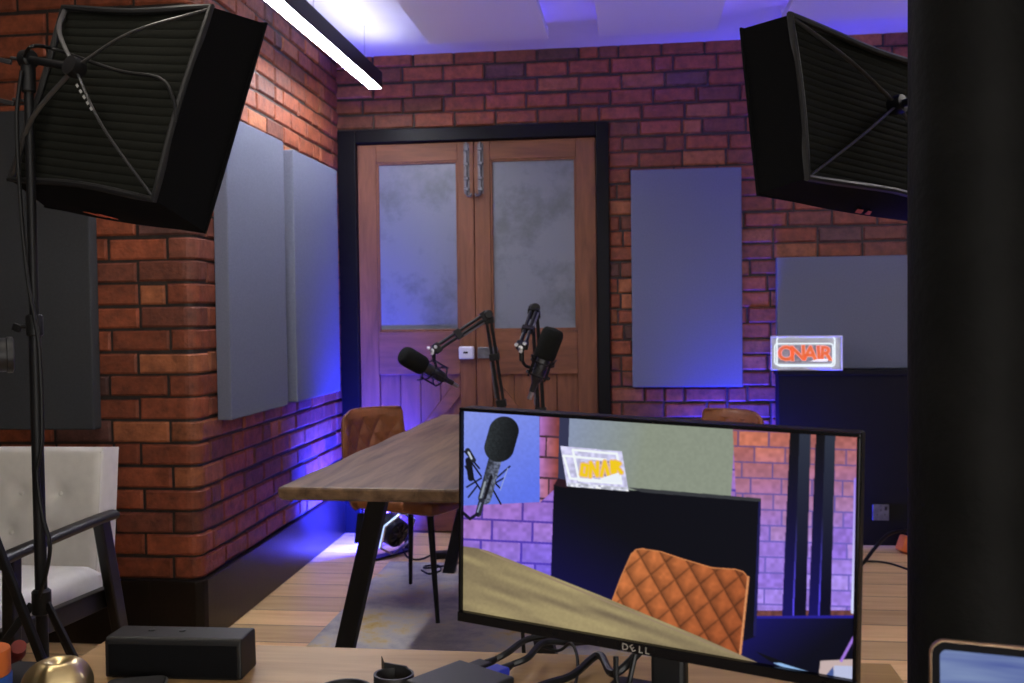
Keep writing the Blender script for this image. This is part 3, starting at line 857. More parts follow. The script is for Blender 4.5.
# top with an undercut edge
def topring(z, k, j):
    pts = []
    for (cx, cy) in ((-tw / 2, -tl / 2), (tw / 2, -tl / 2), (tw / 2, tl / 2), (-tw / 2, tl / 2)):
        pts.append((cx - math.copysign(k, cx), cy - math.copysign(k, cy), z))
    out = []
    for i in range(4):
        a, b = Vector(pts[i]), Vector(pts[(i + 1) % 4])
        for q in range(24):
            p = a.lerp(b, q / 24)
            wob = 0.004 * math.sin(q * 1.1 + i * 2.0 + j) if 0 < q else 0
            if i % 2: p.x += wob
            out.append(p)
    return out
rings = [topring(th - tt, 0.010, 0), topring(th - tt + 0.008, 0.002, 0), topring(th - 0.008, 0.0, 0.3), topring(th - 0.002, 0.003, 0.3), topring(th, 0.008, 0.3)]
t_ = MB(); n = 96
vs = [p for r_ in rings for p in r_]
fs = [(i * n + k, i * n + (k + 1) % n, (i + 1) * n + (k + 1) % n, (i + 1) * n + k) for i in range(4) for k in range(n)]
fs += [tuple(range(n - 1, -1, -1)), tuple(4 * n + k for k in range(n))]
t_.add(vs, fs).build('tabletop', TABLEWOOD, tb)
for sy in (-1, 1):
    yy = -0.80 if sy < 0 else 0.86
    for sx in (-1, 1):
        MB().bar((sx * 0.195, yy, th - tt - 0.012), (sx * 0.365, yy, 0.004 + 0.0), 0.056, 0.045, (0, 1, 0)).build('leg', BLACKM, tb, bevel=0.003)
    MB().box((0, yy, th - tt - 0.009), (0.50, 0.07, 0.018)).build('cross_rail', BLACKM, tb, bevel=0.002)
MB().box((0.0, 0.03, th - tt - 0.028), (0.06, 1.60, 0.034)).build('centre_rail', BLACKM, tb, bevel=0.002)

# ------------------------------------------------------------------ leather chairs
def quilt(x, z, px=0.050, pz=0.064):
    a = (x / px + z / pz); b = (x / px - z / pz)
    g = min(abs(math.sin(PI * a * 0.5 * 1.0)), abs(math.sin(PI * b * 0.5 * 1.0)))
    return g ** 0.55
def make_chair(label, loc, rotz):
    """faces local +x"""
    t = thing('dining_chair', label, 'chair', loc, rotz, 'quilted tan leather chairs around the table')
    # backrest shell: local y across, z up
    def outline(v):
        hw = 0.245 - 0.040 * v
        if v > 0.93:
            k = (v - 0.93) / 0.07
            hw -= 0.024 * (1 - math.sqrt(max(0, 1 - k * k)))
        if v < 0.08:
            hw -= 0.02 * (1 - v / 0.08) ** 2
        return hw
    def surf(u, v, side):
        a = 2 * u - 1
        hw = outline(v); y = a * hw
        z = 0.42 + 0.392 * v - (0.004 * a * a if v > 0.5 else 0) * (v - 0.5) * 2
        ctr = -0.205 - 0.105 * v + 0.075 * a * a * (0.5 + 0.5 * v) - 0.02 * math.sin(PI * v)
        e = min(1, 9 * (1 - abs(a))) ** 0.5 * min(1, 9 * (1 - v), 14 * v + 0.0) ** 0.5
        if side > 0:
            edge = min((1 - abs(a)) * hw, (1 - v) * 0.405, v * 0.405 + 0.02)
            q = quilt(y, z) if edge > 0.035 else 1.0
            return (ctr + 0.004 + 0.018 * e - 0.010 * (1 - q) * min(1, edge / 0.05), y, z)
        return (ctr - 0.004 - 0.014 * e, y, z)
    bk = MB().grid(lambda u, v: surf(u, v, 1), 72, 72); bk.grid(lambda u, v: surf(u, v, -1), 72, 72)
    # close the rim
    rim = [(u / 72, 0) for u in range(73)] + [(1, v / 72) for v in range(1, 73)] + [(1 - u / 72, 1) for u in range(1, 73)] + [(0, 1 - v / 72) for v in range(1, 72)]
    m_ = len(rim)
    vs = [surf(*p, 1) for p in rim] + [surf(*p, -1) for p in rim]
    bk.add(vs, [(k, (k + 1) % m_, m_ + (k + 1) % m_, m_ + k) for k in range(m_)])
    bk.build('backrest', LEATHER, t, smooth=True, doubles=True)
    MB().tube([Vector(surf(*p, 1)).lerp(Vector(surf(*p, -1)), 0.5) for p in rim], 0.0055, 6, closed=True).build('piping', LEATHER, t, smooth=True)
    # seat
    def seat(u, v, top):
        a, b = 2 * u - 1, 2 * v - 1
        x = 0.005 + b * 0.215; y = a * (0.225 + 0.01 * b)
        k = max(abs(a), abs(b))
        if abs(a) > 0.82 and abs(b) > 0.82:
            f = 1 - 0.05 * min((abs(a) - 0.82), (abs(b) - 0.82)) / 0.18
            x *= f; y *= f
        e = min(1, 8 * (1 - k)) ** 0.5
        if top: return (x, y, 0.445 + 0.022 * e + 0.012 * a * a - 0.008 * (1 - quilt(x, y, 0.06, 0.06)) * min(1, 6 * (1 - k)))
        return (x, y, 0.428 - 0.010 * e)
    st = MB().grid(lambda u, v: seat(u, v, True), 56, 56); st.grid(lambda u, v: seat(u, v, False), 56, 56)
    rim = [(u / 56, 0) for u in range(57)] + [(1, v / 56) for v in range(1, 57)] + [(1 - u / 56, 1) for u in range(1, 57)] + [(0, 1 - v / 56) for v in range(1, 56)]
    m_ = len(rim)
    st.add([seat(*p, True) for p in rim] + [seat(*p, False) for p in rim], [(k, (k + 1) % m_, m_ + (k + 1) % m_, m_ + k) for k in range(m_)])
    st.build('seat', LEATHER, t, smooth=True, doubles=True)
    for sx in (-1, 1):
        for sy in (-1, 1):
            MB().tube([(sx * 0.155, sy * 0.155, 0.42), (0.235 if sx > 0 else -0.195, sy * (0.23 if sx > 0 else 0.20), 0.004)], [0.0145, 0.0085], 12).build('leg', BLACKM, t, smooth=True)
    fr_ = MB().box((0, 0, 0.418), (0.34, 0.05, 0.02)).box((0, 0, 0.418), (0.05, 0.34, 0.02)); fr_.build('seat_frame', BLACKM, t, bevel=0.002)
    return t
make_chair('tan quilted leather chair at the left side of the walnut table', (-0.915, 4.13, 0.012), R(-22))
make_chair('tan quilted leather chair mostly hidden behind the monitor, right of the table', (0.175, 4.0, 0.012), R(208))

# ------------------------------------------------------------------ microphones on boom arms
def boom(label, base, elbow, tip, group='microphone boom arms'):
    t = thing('boom_arm', label, 'boom arm', base, 0, group)
    b = Vector(base); e = Vector(elbow) - b; p = Vector(tip) - b
    cl = MB().box((0, 0, 0.0125), (0.07, 0.07, 0.024)); cl.tube([(0, 0, 0.02), (0, 0, 0.075)], 0.014, 12)
    cl.lathe([(0.024, 0.024), (0.024, 0.034), (0.017, 0.040)], 16)
    cl.build('base_mount', BLACKM, t, bevel=0.003)
    def arm(a, c, nm):
        d = (c - a).normalized(); s = d.cross(Vector((0, 1, 0)))
        if s.length < 0.2: s = d.cross(Vector((1, 0, 0)))
        s.normalize()
        m = MB()
        m.tube([a + s * 0.010, c + s * 0.010], 0.0075, 10).tube([a - s * 0.010, c - s * 0.010], 0.0075, 10)
        o = m.build(nm, BLACKM, t, smooth=True)
        for k in (0.06, 0.55, 0.94):
            q = a.lerp(c, k)
            MB().bar(q - d * 0.016, q + d * 0.016, 0.046, 0.024, s.cross(d)).build('arm_bracket', BLACK, o, bevel=0.003)
        sp_ = MB().tube([a.lerp(c, 0.12) + s * 0.022, a.lerp(c, 0.5) + s * 0.020], 0.0042, 8)
        sp_.build('spring', DSTEEL, o, smooth=True)
    arm(Vector((0, 0, 0.06)), e, 'lower_arm'); arm(e, p, 'upper_arm')
    MB().lathe([(0.016, -0.026), (0.020, -0.022), (0.020, 0.022), (0.016, 0.026)], 16, frame_z(e, (0.3, -1, 0))).build('elbow_joint', BLACK, t, smooth=True)
    tp = MB().lathe([(0.011, -0.026), (0.014, -0.022), (0.014, 0.018), (0.010, 0.022)], 12, frame_z(p, (0.3, -1, 0.1)))
    tp.lathe([(0.009, -0.05), (0.009, 0.0)], 10, Matrix.Translation(p)); tp.build('tip_joint', BLACK, t, smooth=True)
    wk = MB()
    for dx, dz in ((-0.016, 0.012), (0.015, 0.016), (0.0, -0.012)):
        wk.lathe([(0.003, -0.004), (0.0075, -0.002), (0.0075, 0.002), (0.003, 0.004)], 10, frame_z(p + Vector((dx, -0.03, dz)), (0.2, -1, 0.2)))
    wk.lathe([(0.005, 0), (0.009, 0.003), (0.009, 0.010), (0.004, 0.012)], 12, frame_z(p + Vector((0, -0.026, 0)), (0, -1, 0)))
    wk.build('wing_screw', STEEL, t, smooth=True)
    return t
def microphone(label, tail, head, mount):
    """tail: lower end of the body, head: middle of the foam"""
    a, h = Vector(tail), Vector(head)
    ax = (h - a).normalized()
    t = thing('microphone', label, 'microphone', matrix=frame_z(a, ax, (1, 0, 0)), group='studio microphones')
    L_ = (h - a).length
    MB().lathe([(0.012, -0.055), (0.012, -0.02), (0.017, -0.012), (0.024, 0.0), (0.025, 0.01), (0.025, L_ * 0.62), (0.022, L_ * 0.66), (0.022, L_ * 0.8)], 24).build('body', MICBODY, t, smooth=True)
    MB().tube([(0, 0, -0.05), (0, 0, -0.085)], 0.009, 10).build('plug', STEEL, t, smooth=True)
    hh = 0.062
    prof = [(0.026, L_ - hh), (0.038, L_ - hh + 0.004), (0.042, L_ - hh + 0.016)]
    for k in range(9):
        an = R(10 * k); prof.append((0.026 + 0.017 * math.cos(an) if k < 8 else 0.020, L_ + 0.030 + 0.030 * math.sin(an)))
    prof += [(0.012, L_ + hh + 0.0), (0.002, L_ + hh + 0.001)]
    MB().lathe(prof, 28).build('foam_windscreen', FOAM, t, smooth=True)
    sm_ = thing('shock_mount', None, None); sm_.parent = t
    rg_ = MB()
    for z in (L_ * 0.10, L_ * 0.46):
        rg_.tube([(0.046 * math.cos(k * PI / 12), 0.046 * math.sin(k * PI / 12), z) for k in range(24)], 0.0035, 6, closed=True)
    for k in range(4):
        an = PI / 4 + k * PI / 2
        rg_.tube([(0.046 * math.cos(an), 0.046 * math.sin(an), L_ * 0.02), (0.046 * math.cos(an), 0.046 * math.sin(an), L_ * 0.54)], 0.004, 6)
        rg_.tube([(0.046 * math.cos(an), 0.046 * math.sin(an), L_ * 0.46), (0.066 * math.cos(an), 0.066 * math.sin(an), L_ * 0.60)], 0.003, 6)
    rg_.build('cage', BLACKM, sm_, smooth=True)
    el = MB()
    for k in range(12):
        a0 = k * PI / 6; a1 = a0 + PI / 6
        el.tube([(0.046 * math.cos(a0), 0.046 * math.sin(a0), L_ * (0.10 if k % 2 else 0.46)), (0.026 * math.cos(a1), 0.026 * math.sin(a1), L_ * 0.28)], 0.0015, 5)
    el.build('elastic', BLACK, sm_)
    iv = t.matrix_world.inverted()
    q = iv @ Vector(mount)
    qd = Vector((q.x, q.y, 0)).normalized() * 0.046
    MB().tube(spline([q, (q + qd) / 2 + Vector((0, 0, 0.01)), Vector((qd.x, qd.y, L_ * 0.25))], 5), 0.006, 8).build('mount_stem', BLACKM, sm_, smooth=True)
    return t
boom('black boom arm bent like an elbow in front of the doors, holding the left microphone', (-0.60, 4.45, th), (-0.655, 4.42, 1.232), (-0.885, 4.32, 1.076))
microphone('foam-covered microphone pointing left on the bent boom arm', (-0.835, 4.27, 0.958), (-0.945, 4.17, 1.040), (-0.885, 4.32, 1.03))
boom('black boom arm seen nearly end-on, holding the upright microphone', (-0.385, 4.05, th), (-0.405, 4.02, 1.255), (-0.425, 3.72, 1.105))
microphone('foam-covered microphone tilted upright on the end-on boom arm', (-0.375, 3.78, 0.985), (-0.325, 3.77, 1.118), (-0.425, 3.72, 1.06))
mc = MB().tube(spline([(-0.376, 3.78, 0.91), (-0.382, 3.80, 0.86), (-0.40, 3.86, 0.82), (-0.43, 3.88, 0.78), (-0.42, 3.9, th + 0.006), (-0.36, 4.0, th + 0.006)], 6), 0.004, 8)
tag(mc.build('microphone_cable', BLACK, smooth=True), 'thin black cable hanging from the upright microphone to the tabletop', 'cable')

# ------------------------------------------------------------------ blue stage lights on the floor
BLUEEM = emit('blue_led_face', (0.10, 0.06, 1.0), 25.0)
def stage_light(label, loc, rotz, tilt, watts, flap=True, cone=165):
    t = thing('stage_light', label, 'light', loc, rotz, 'blue floor lights')
    rt = Matrix.Rotation(tilt, 4, 'X')
    hx = [(0.118 * math.cos(R(60 * k + 30)), 0.118 * math.sin(R(60 * k + 30))) for k in range(6)]
    def P(x, y, z): return rt @ Vector((x, y, z)) + Vector((0, 0, 0.140))
    MB().lathe([(0.062, -0.075), (0.070, -0.07), (0.074, -0.02), (0.078, 0.03)], 28, Matrix.Translation((0, 0, 0.140)) @ rt @ frame_z((0, 0, 0), (0, 1, 0))).build('lamp_body', BLACK, t, smooth=True)
    fn = MB()
    for k in range(9):
        a = 2 * PI * k / 9
        fn.bar(P(0.022 * math.cos(a), -0.078, 0.022 * math.sin(a)), P(0.060 * math.cos(a), -0.078, 0.060 * math.sin(a)), 0.006, 0.012)
    fn.build('cooling_fin', GREY_P, t)
    for yq in (0.030, -0.062):
        MB().tube([P(x, yq, z) for x, z in hx], 0.0065, 8, closed=True).build('hexagonal_frame', STEEL, t, smooth=False)
    MB().prism([(x * 0.70, z * 0.70) for x, z in hx], lambda x, z: P(x, 0.040, z), lambda x, z: P(x, 0.046, z)).build('led_face', BLUEEM, t)
    MB().tube([P(x * 1.03, -0.058, z * 1.03) for x, z in hx[0:4]], 0.0050, 8).build('painted_edge_light', emit('pale_blue_edge_glint', (0.45, 0.6, 1.0), 1.6), t)  # glow put on part of the steel rim, standing in for caught light
    yk = MB().bar((-0.122, 0, 0.140), (-0.122, 0, 0.012), 0.006, 0.03).bar((0.122, 0, 0.140), (0.122, 0, 0.012), 0.006, 0.03).box((0, 0, 0.008), (0.250, 0.06, 0.010))
    yk.build('floor_yoke', BLACKM, t, bevel=0.001)
    if flap:
        MB().bar(P(-0.085, 0.035, 0.0), P(-0.165, 0.075, 0.0), 0.15, 0.003, (0, 1, 0.0)).build('barn_door', BLACKM, t)
        MB().bar(P(0.085, 0.035, 0.0), P(0.150, 0.10, 0.0), 0.15, 0.003, (0, 1, 0.0)).build('barn_door', BLACKM, t)
    la = bpy.data.lights.new('stage_beam', 'SPOT'); la.energy = watts; la.color = (0.02, 0.03, 1.0); la.spot_size = R(cone); la.spot_blend = 0.6
    la.shadow_soft_size = 0.06
    lo = bpy.data.objects.new('stage_beam', la); link(lo, t)
    # spot shines along -z: turn towards the lamp's +y
    lo.matrix_local = Matrix.Translation(P(0, 0.075, 0)) @ rt @ Matrix.Rotation(R(90), 4, 'X')
    return t
stage_light('blue stage light with a silver hexagonal rim on the floor under the table', (-1.26, 4.96, 0), R(58), R(18), 500)
stage_light('blue stage light on the floor hidden behind the monitor, beside the black cabinet', (0.50, 5.22, 0), R(-20), R(20), 380)
stage_light('unseen blue stage light added at the right to tint the ceiling', (1.42, 3.55, 0), R(20), R(80), 120, flap=False, cone=100)  # extra lamp out of view, added to turn the ceiling and rafts blue

# ------------------------------------------------------------------ floor cables
def cable(name, label, pts, r, m=BLACK, n=8):
    return tag(MB().tube(spline(pts, n), r, 8).build(name, m, smooth=True), label, 'cable')
zf = 0.017
cable('floor_cable', 'black cable snaking over the boards from the stage light to the adapter', [(-1.20, 4.99, 0.03), (-1.16, 4.92, 0.006), (-1.11, 4.87, 0.006), (-1.07, 4.88, 0.008), (-1.04, 4.905, 0.018)], 0.005)
cable('floor_cable', 'black cable looping twice on the rug beside the adapter', [(-1.02, 4.62, zf), (-0.97, 4.56, zf), (-0.93, 4.62, zf), (-0.96, 4.72, zf), (-1.02, 4.70, zf), (-1.0, 4.62, zf + .011), (-0.92, 4.66, zf + .013), (-0.86, 4.82, 0.012), (-0.875, 4.955, 0.015)], 0.0045)
cable('floor_cable', 'black cable running right along the floor behind the table leg', [(-0.99, 5.18, 0.006), (-0.85, 5.16, 0.006), (-0.70, 5.02, 0.006), (-0.62, 4.85, zf), (-0.45, 4.82, zf)], 0.005)
ad = thing('power_adapter', 'small black power adapter lying on the boards at the far edge of the rug', 'adapter', (-0.97, 4.93, 0.0), R(20))
MB().box((0, 0, 0.018), (0.13, 0.06, 0.034)).build('case', BLACK, ad, bevel=0.006)
MB().tube([(0.065, 0, 0.018), (0.10, 0, 0.015)], [0.011, 0.006], 10).build('strain_relief', BLACK, ad, smooth=True)
pg = thing('mains_plug', 'orange plug lying on the floor by the black cabinet and column', 'plug', (1.345, 5.20, 0.0), R(30))
MB().box((0, 0, 0.045), (0.07, 0.055, 0.082), Matrix.Rotation(0.45, 3, 'Y')).build('plug_body', ORANGE, pg, bevel=0.01)
MB().tube([(0.02, 0, 0.07), (0.05, 0, 0.085)], [0.012, 0.007], 10).build('cord_grip', BLACK, pg, smooth=True)
cable('floor_cable', 'thick black cable arching up towards the orange plug', [(1.02, 4.85, 0.010), (1.08, 4.93, 0.015), (1.15, 5.02, 0.06), (1.24, 5.12, 0.11), (1.33, 5.18, 0.12), (1.365, 5.215, 0.105)], 0.009)
cable('floor_cable', 'thin black cable lying on the bare boards in front of the black cabinet', [(0.9, 4.80, 0.006), (1.08, 4.98, 0.006), (1.2, 4.97, 0.006), (1.30, 4.80, 0.006), (1.45, 4.72, 0.006)], 0.005)

# ------------------------------------------------------------------ white armchair
ac = thing('armchair', 'white tufted leather armchair with black wooden arms at the lower left', 'chair', (-2.04, 2.765, 0))
def cushion(fn, nu, nv):
    m = MB().grid(lambda u, v: fn(u, v, 1), nu, nv); m.grid(lambda u, v: fn(u, v, -1), nu, nv)
    rim = [(u / nu, 0) for u in range(nu + 1)] + [(1, v / nv) for v in range(1, nv + 1)] + [(1 - u / nu, 1) for u in range(1, nu + 1)] + [(0, 1 - v / nv) for v in range(1, nv)]
    k = len(rim)
    m.add([fn(*p, 1) for p in rim] + [fn(*p, -1) for p in rim], [(i, (i + 1) % k, k + (i + 1) % k, k + i) for i in range(k)])
    return m
BW = 0.58
buttons = [(a, b) for a in (-0.18, -0.055, 0.07, 0.195) for b in (0.14, 0.28)]
buttons = [(-0.145, 0.255), (-0.005, 0.255), (0.135, 0.255), (-0.175, 0.125), (-0.035, 0.125), (0.105, 0.125)]
buttons = [(-bx_, bz_) for bx_, bz_ in buttons] if False else buttons
TILT = Matrix.Rotation(R(-7), 4, 'X')
def backf(u, v, s):
    a, b = 2 * u - 1, 2 * v - 1
    x = a * BW / 2; z = v * 0.41
    e = (min(1, 12 * (1 - abs(a))) * min(1, 12 * (1 - abs(b)))) ** 0.5
    y = -0.048 * 1.0 - 0.012 * e if s > 0 else 0.050
    if s > 0:
        for bx, bz in buttons:
            r2 = (x - bx) ** 2 + (z - bz) ** 2
            y += 0.019 * math.exp(-r2 / 0.0011) + 0.012 * math.exp(-r2 / 0.007)
    return TILT @ Vector((x, y, z)) + Vector((0, 0.325, 0.395))
cushion(backf, 80, 60).build('backrest', WHITE_L, ac, smooth=True, doubles=True)
for bx, bz in buttons:
    p = TILT @ Vector((bx, -0.0315, bz)) + Vector((0, 0.325, 0.395))
    MB().lathe([(0.001, 0.0035), (0.005, 0.003), (0.0075, 0.0005), (0.0075, -0.004)][::-1], 12, frame_z(p, TILT @ Vector((0, -1, 0)))).build('tufting_button', WHITE_L, ac, smooth=True)
pp_ = [TILT @ Vector((x, -0.052, z)) + Vector((0, 0.325, 0.395)) for x, z in ((BW / 2 - 0.004, 0.0), (BW / 2 - 0.004, 0.395), (-BW / 2 + 0.004, 0.395), (-BW / 2 + 0.004, 0.0))]
MB().tube(pp_, 0.004, 6).build('piping', WHITE_L, ac, smooth=True)
def seatf(u, v, s):
    a, b = 2 * u - 1, 2 * v - 1
    x = a * 0.325; y = -0.06 + b * 0.30
    e = (min(1, 9 * (1 - abs(a))) * min(1, 9 * (1 - abs(b)))) ** 0.5
    z = 0.425 + 0.030 * e - 0.015 * b if s > 0 else 0.335 - 0.015 * b
    return (x, y, z)
cushion(seatf, 40, 40).build('seat_cushion', WHITE_L, ac, smooth=True, doubles=True)
for sx in (-1, 1):
    xx = sx * 0.39
    MB().tube(spline([(xx, -0.385, 0.595), (xx, -0.35, 0.606), (xx, -0.10, 0.612), (xx, 0.10, 0.614), (xx, 0.195, 0.612)], 6), 0.026, 12, flat=0.62).build('armrest', ARMWOOD, ac, smooth=True)
    MB().bar((xx, -0.32, 0.60), (xx, -0.345, 0.0), 0.042, 0.034, (1, 0, 0)).build('leg', ARMWOOD, ac, bevel=0.006)
    MB().bar((xx, 0.125, 0.61), (xx, 0.285, 0.0), 0.052, 0.034, (1, 0, 0)).build('leg', ARMWOOD, ac, bevel=0.006)
    MB().bar((sx * 0.352, -0.345, 0.375), (sx * 0.352, 0.22, 0.345), 0.062, 0.032, (1, 0, 0)).build('side_rail', ARMWOOD, ac, bevel=0.004)
for y_, z_ in ((-0.335, 0.355), (0.20, 0.335)):
    MB().box((0, y_, z_), (0.70, 0.028, 0.055)).build('cross_rail', ARMWOOD, ac, bevel=0.004)

# ------------------------------------------------------------------ desk
DKZ = 0.73
dk = thing('desk', 'light oak desk in the foreground, seen along its back edge', 'desk', (-0.235, 1.05, 0))
MB().box2((-0.59, -0.40, DKZ - 0.032), (0.59, 0.40, DKZ)).build('desktop', DESKWOOD, dk, bevel=0.003)
for sx in (-1, 1):
    for sy in (-1, 1):
        MB().box2((sx * 0.53 - 0.025, sy * 0.34 - 0.025, 0), (sx * 0.53 + 0.025, sy * 0.34 + 0.025, DKZ - 0.032)).build('leg', BLACKM, dk, bevel=0.002)
MB().box2((-0.50, 0.30, 0.12), (0.50, 0.315, DKZ - 0.035)).build('modesty_board', BLACKM, dk, bevel=0.002)

# ------------------------------------------------------------------ monitor
MT_L, MT_R = Vector((-0.2358, 1.3077, 1.105)), Vector((0.2407, 1.1211, 1.098))
mx = (MT_R - MT_L); MWD = mx.length
mx.z = 0; mx.normalize()
MHT = 0.287
mctr = (MT_L + MT_R) / 2 - Vector((0, 0, MHT / 2))
mon = thing('monitor', 'black flat-screen monitor on the desk showing the camera picture of the studio', 'monitor', (mctr.x, mctr.y, DKZ), math.atan2(mx.y, mx.x))
# local: x along the screen, -y towards the viewer, z up; screen centre height:
CZ = mctr.z - DKZ
w2, h2 = MWD / 2, MHT / 2
bz_t, bz_s, bz_b = 0.0048, 0.0042, 0.0132
MB().box((0, 0.018, CZ), (MWD, 0.026, MHT)).build('housing', BLACK, mon, bevel=0.003)
bz = MB()
bz.box((0, 0.002, CZ + h2 - bz_t / 2), (MWD, 0.010, bz_t)).box((0, 0.001, CZ - h2 + bz_b / 2), (MWD, 0.012, bz_b))
bz.box((-w2 + bz_s / 2, 0.002, CZ + (bz_b - bz_t) / 2), (bz_s, 0.010, MHT - bz_t - bz_b)).box((w2 - bz_s / 2, 0.002, CZ + (bz_b - bz_t) / 2), (bz_s, 0.010, MHT - bz_t - bz_b))
bz.build('bezel', mat('gloss_black_bezel', (0.004, 0.004, 0.005), rough=0.25, spec=0.15, noise=0.05, nscale=40), mon, bevel=0.0012)
MB().box((0, 0.045, CZ - 0.01), (0.20, 0.035, 0.16)).build('rear_cover', BLACK, mon, bevel=0.01)
MB().box((0.012, 0.072, 0.13), (0.046, 0.022, 0.24)).build('stand_neck', BLACK, mon, bevel=0.006)
MB().prism(rrect(0.17, 0.15, 0.012), lambda x, y: (x + 0.012, y + 0.03, 0.0), lambda x, y: (x + 0.012, y + 0.03, 0.012)).build('stand_base', BLACK, mon, bevel=0.003)
for i, (ch, dx) in enumerate((('D', -0.0145), ('E', -0.0045), ('L', 0.0058), ('L', 0.0142))):
    mm = Matrix.Translation((dx, -0.0056, CZ - h2 + bz_b * 0.46)) @ Matrix.Rotation(R(-32) if ch == 'E' else 0, 4, 'Y') @ Matrix.Rotation(PI / 2, 4, 'X')
    text_mesh('brand_letter', ch, 0.0120, PRINT_S, mon, extrude=0.0003, matrix=mm, offset=0.0)

bpy.context.view_layer.update()
for o_ in list(mon.children):
    if not o_.name.startswith('stand'):
        o_.matrix_local = Matrix.Translation((0, 0, CZ)) @ Matrix.Rotation(R(1.25), 4, 'Y') @ Matrix.Translation((0, 0, -CZ)) @ o_.matrix_local
# picture on the screen, painted by rule onto a fine grid.  The picture is laid out in its own layout units
# (a 4-corner frame) and carried onto the flat screen through a homography.
LAY = np.array([(461.5, 412.0), (856.0, 437.0), (855.0, 684.0), (465.5, 612.5)])
def homography(src, dst):
    A = []; b = []
    for (x, y), (u, v) in zip(src, dst):
        A += [[x, y, 1, 0, 0, 0, -u * x, -u * y], [0, 0, 0, x, y, 1, -v * x, -v * y]]; b += [u, v]
    h = np.linalg.solve(np.array(A), np.array(b))
    return np.append(h, 1).reshape(3, 3)
HM = homography([(0, 0), (1, 0), (1, 1), (0, 1)], LAY)
NU, NV = 560, 320
uu, vv = np.meshgrid(np.linspace(0, 1, NU + 1), np.linspace(0, 1, NV + 1))
UU, VV = uu, vv
uu, vv = np.meshgrid((np.arange(2 * NU + 2) - 0.5) / (2 * NU), (np.arange(2 * NV + 2) - 0.5) / (2 * NV))
q = HM @ np.stack([uu.ravel(), vv.ravel(), np.ones(uu.size)])
PX, PY = q[0] / q[2], q[1] / q[2]
img = np.zeros((PX.size, 3))
def inpoly(poly):
    r = np.zeros(PX.size, bool); n = len(poly)
    for i in range(n):
        x1, y1 = poly[i]; x2, y2 = poly[(i + 1) % n]
        if y1 == y2: continue
        c = ((y1 > PY) != (y2 > PY)) & (PX < (x2 - x1) * (PY - y1) / (y2 - y1) + x1)
        r ^= c
    return r
def vnoise(x, y, seed=0):
    xi, yi = np.floor(x).astype(int), np.floor(y).astype(int); xf, yf = x - xi, y - yi
    def hsh(a, b):
        v = np.sin(a * 127.1 + b * 311.7 + seed * 74.7) * 43758.5453
        return v - np.floor(v)
    sx, sy = xf * xf * (3 - 2 * xf), yf * yf * (3 - 2 * yf)
    return (hsh(xi, yi) * (1 - sx) + hsh(xi + 1, yi) * sx) * (1 - sy) + (hsh(xi, yi + 1) * (1 - sx) + hsh(xi + 1, yi + 1) * sx) * sy
def fill(mask, col, nz=0.0, sc=0.3, seed=1):
    c = np.asarray(col, float)
    if c.ndim == 1: c = np.tile(c, (PX.size, 1))
    if nz: c = c * (1 + nz * (vnoise(PX * sc, PY * sc, seed) - 0.5)[:, None] * 2)
    img[mask] = c[mask]
def grad(p, a, qq, b):
    """linear blend of colours a at p to b at qq"""
    d = np.array(qq, float) - np.array(p, float)
    t = np.clip(((PX - p[0]) * d[0] + (PY - p[1]) * d[1]) / (d @ d), 0, 1)[:, None]
    return np.asarray(a, float) * (1 - t) + np.asarray(b, float) * t
def line(a, b, w):
    a, b = np.array(a, float), np.array(b, float); d = b - a; L = max(d @ d, 1e-9)
    t = np.clip(((PX - a[0]) * d[0] + (PY - a[1]) * d[1]) / L, 0, 1)
    return np.hypot(PX - a[0] - t * d[0], PY - a[1] - t * d[1]) < w / 2
def bricks(mask, rh, bl, x0, y0, slope, cols, mort, seed):
    y = PY - y0 - slope * (PX - x0)
    row = np.floor(y / rh); fx = (PX - x0) / bl + 0.5 * (row % 2) + 0.13 * np.sin(row * 3.7 + seed)
    bi = np.floor(fx); ry = y / rh - row; rx = fx - bi
    v = np.sin(bi * 91.7 + row * 47.3 + seed) * 4758.5; v = v - np.floor(v)
    c = cols[0] * (1 - v[:, None]) + cols[1] * v[:, None]
    c = c * (0.90 + 0.2 * vnoise(PX * 0.25, PY * 0.25, seed))[:, None]
    mo = (ry < 0.10) | (rx < 0.055)
    c = np.where(mo[:, None], mort, c)
    img[mask] = c[mask]
allm = np.ones(PX.size, bool)
# purple brick wall at the left
bricks(allm, 21.0, 40.0, 476, 415, 0.05, (grad((500, 430), (175, 120, 190), (520, 560), (118, 95, 225)), grad((500, 430), (190, 110, 150), (520, 580), (160, 130, 232))), grad((500, 430), (95, 60, 110), (520, 560), (84, 62, 190)), 2)
bricks(inpoly([(536, 415), (560, 415), (556, 488), (538, 505)]), 21.0, 26, 532, 415, 0.05, (grad((538, 440), (200, 140, 170), (558, 440), (165, 75, 45)), grad((538, 440), (170, 110, 190), (558, 440), (120, 55, 40))), np.array((70, 45, 60)), 5)
fill(inpoly([(455, 400), (536, 414), (538.5, 504), (455, 508)]), grad((470, 415), (135, 150, 232), (520, 500), (96, 118, 238)), 0.025, 0.4)
# grey-green panel
fill(inpoly([(556, 410), (732, 420), (729, 500), (556, 492)]), grad((566, 450), (140, 152, 178), (640, 462), (140, 148, 132)), 0.025, 0.4)
fill(inpoly([(556, 410), (566, 411), (565, 492), (556, 492)]), (52, 54, 82))
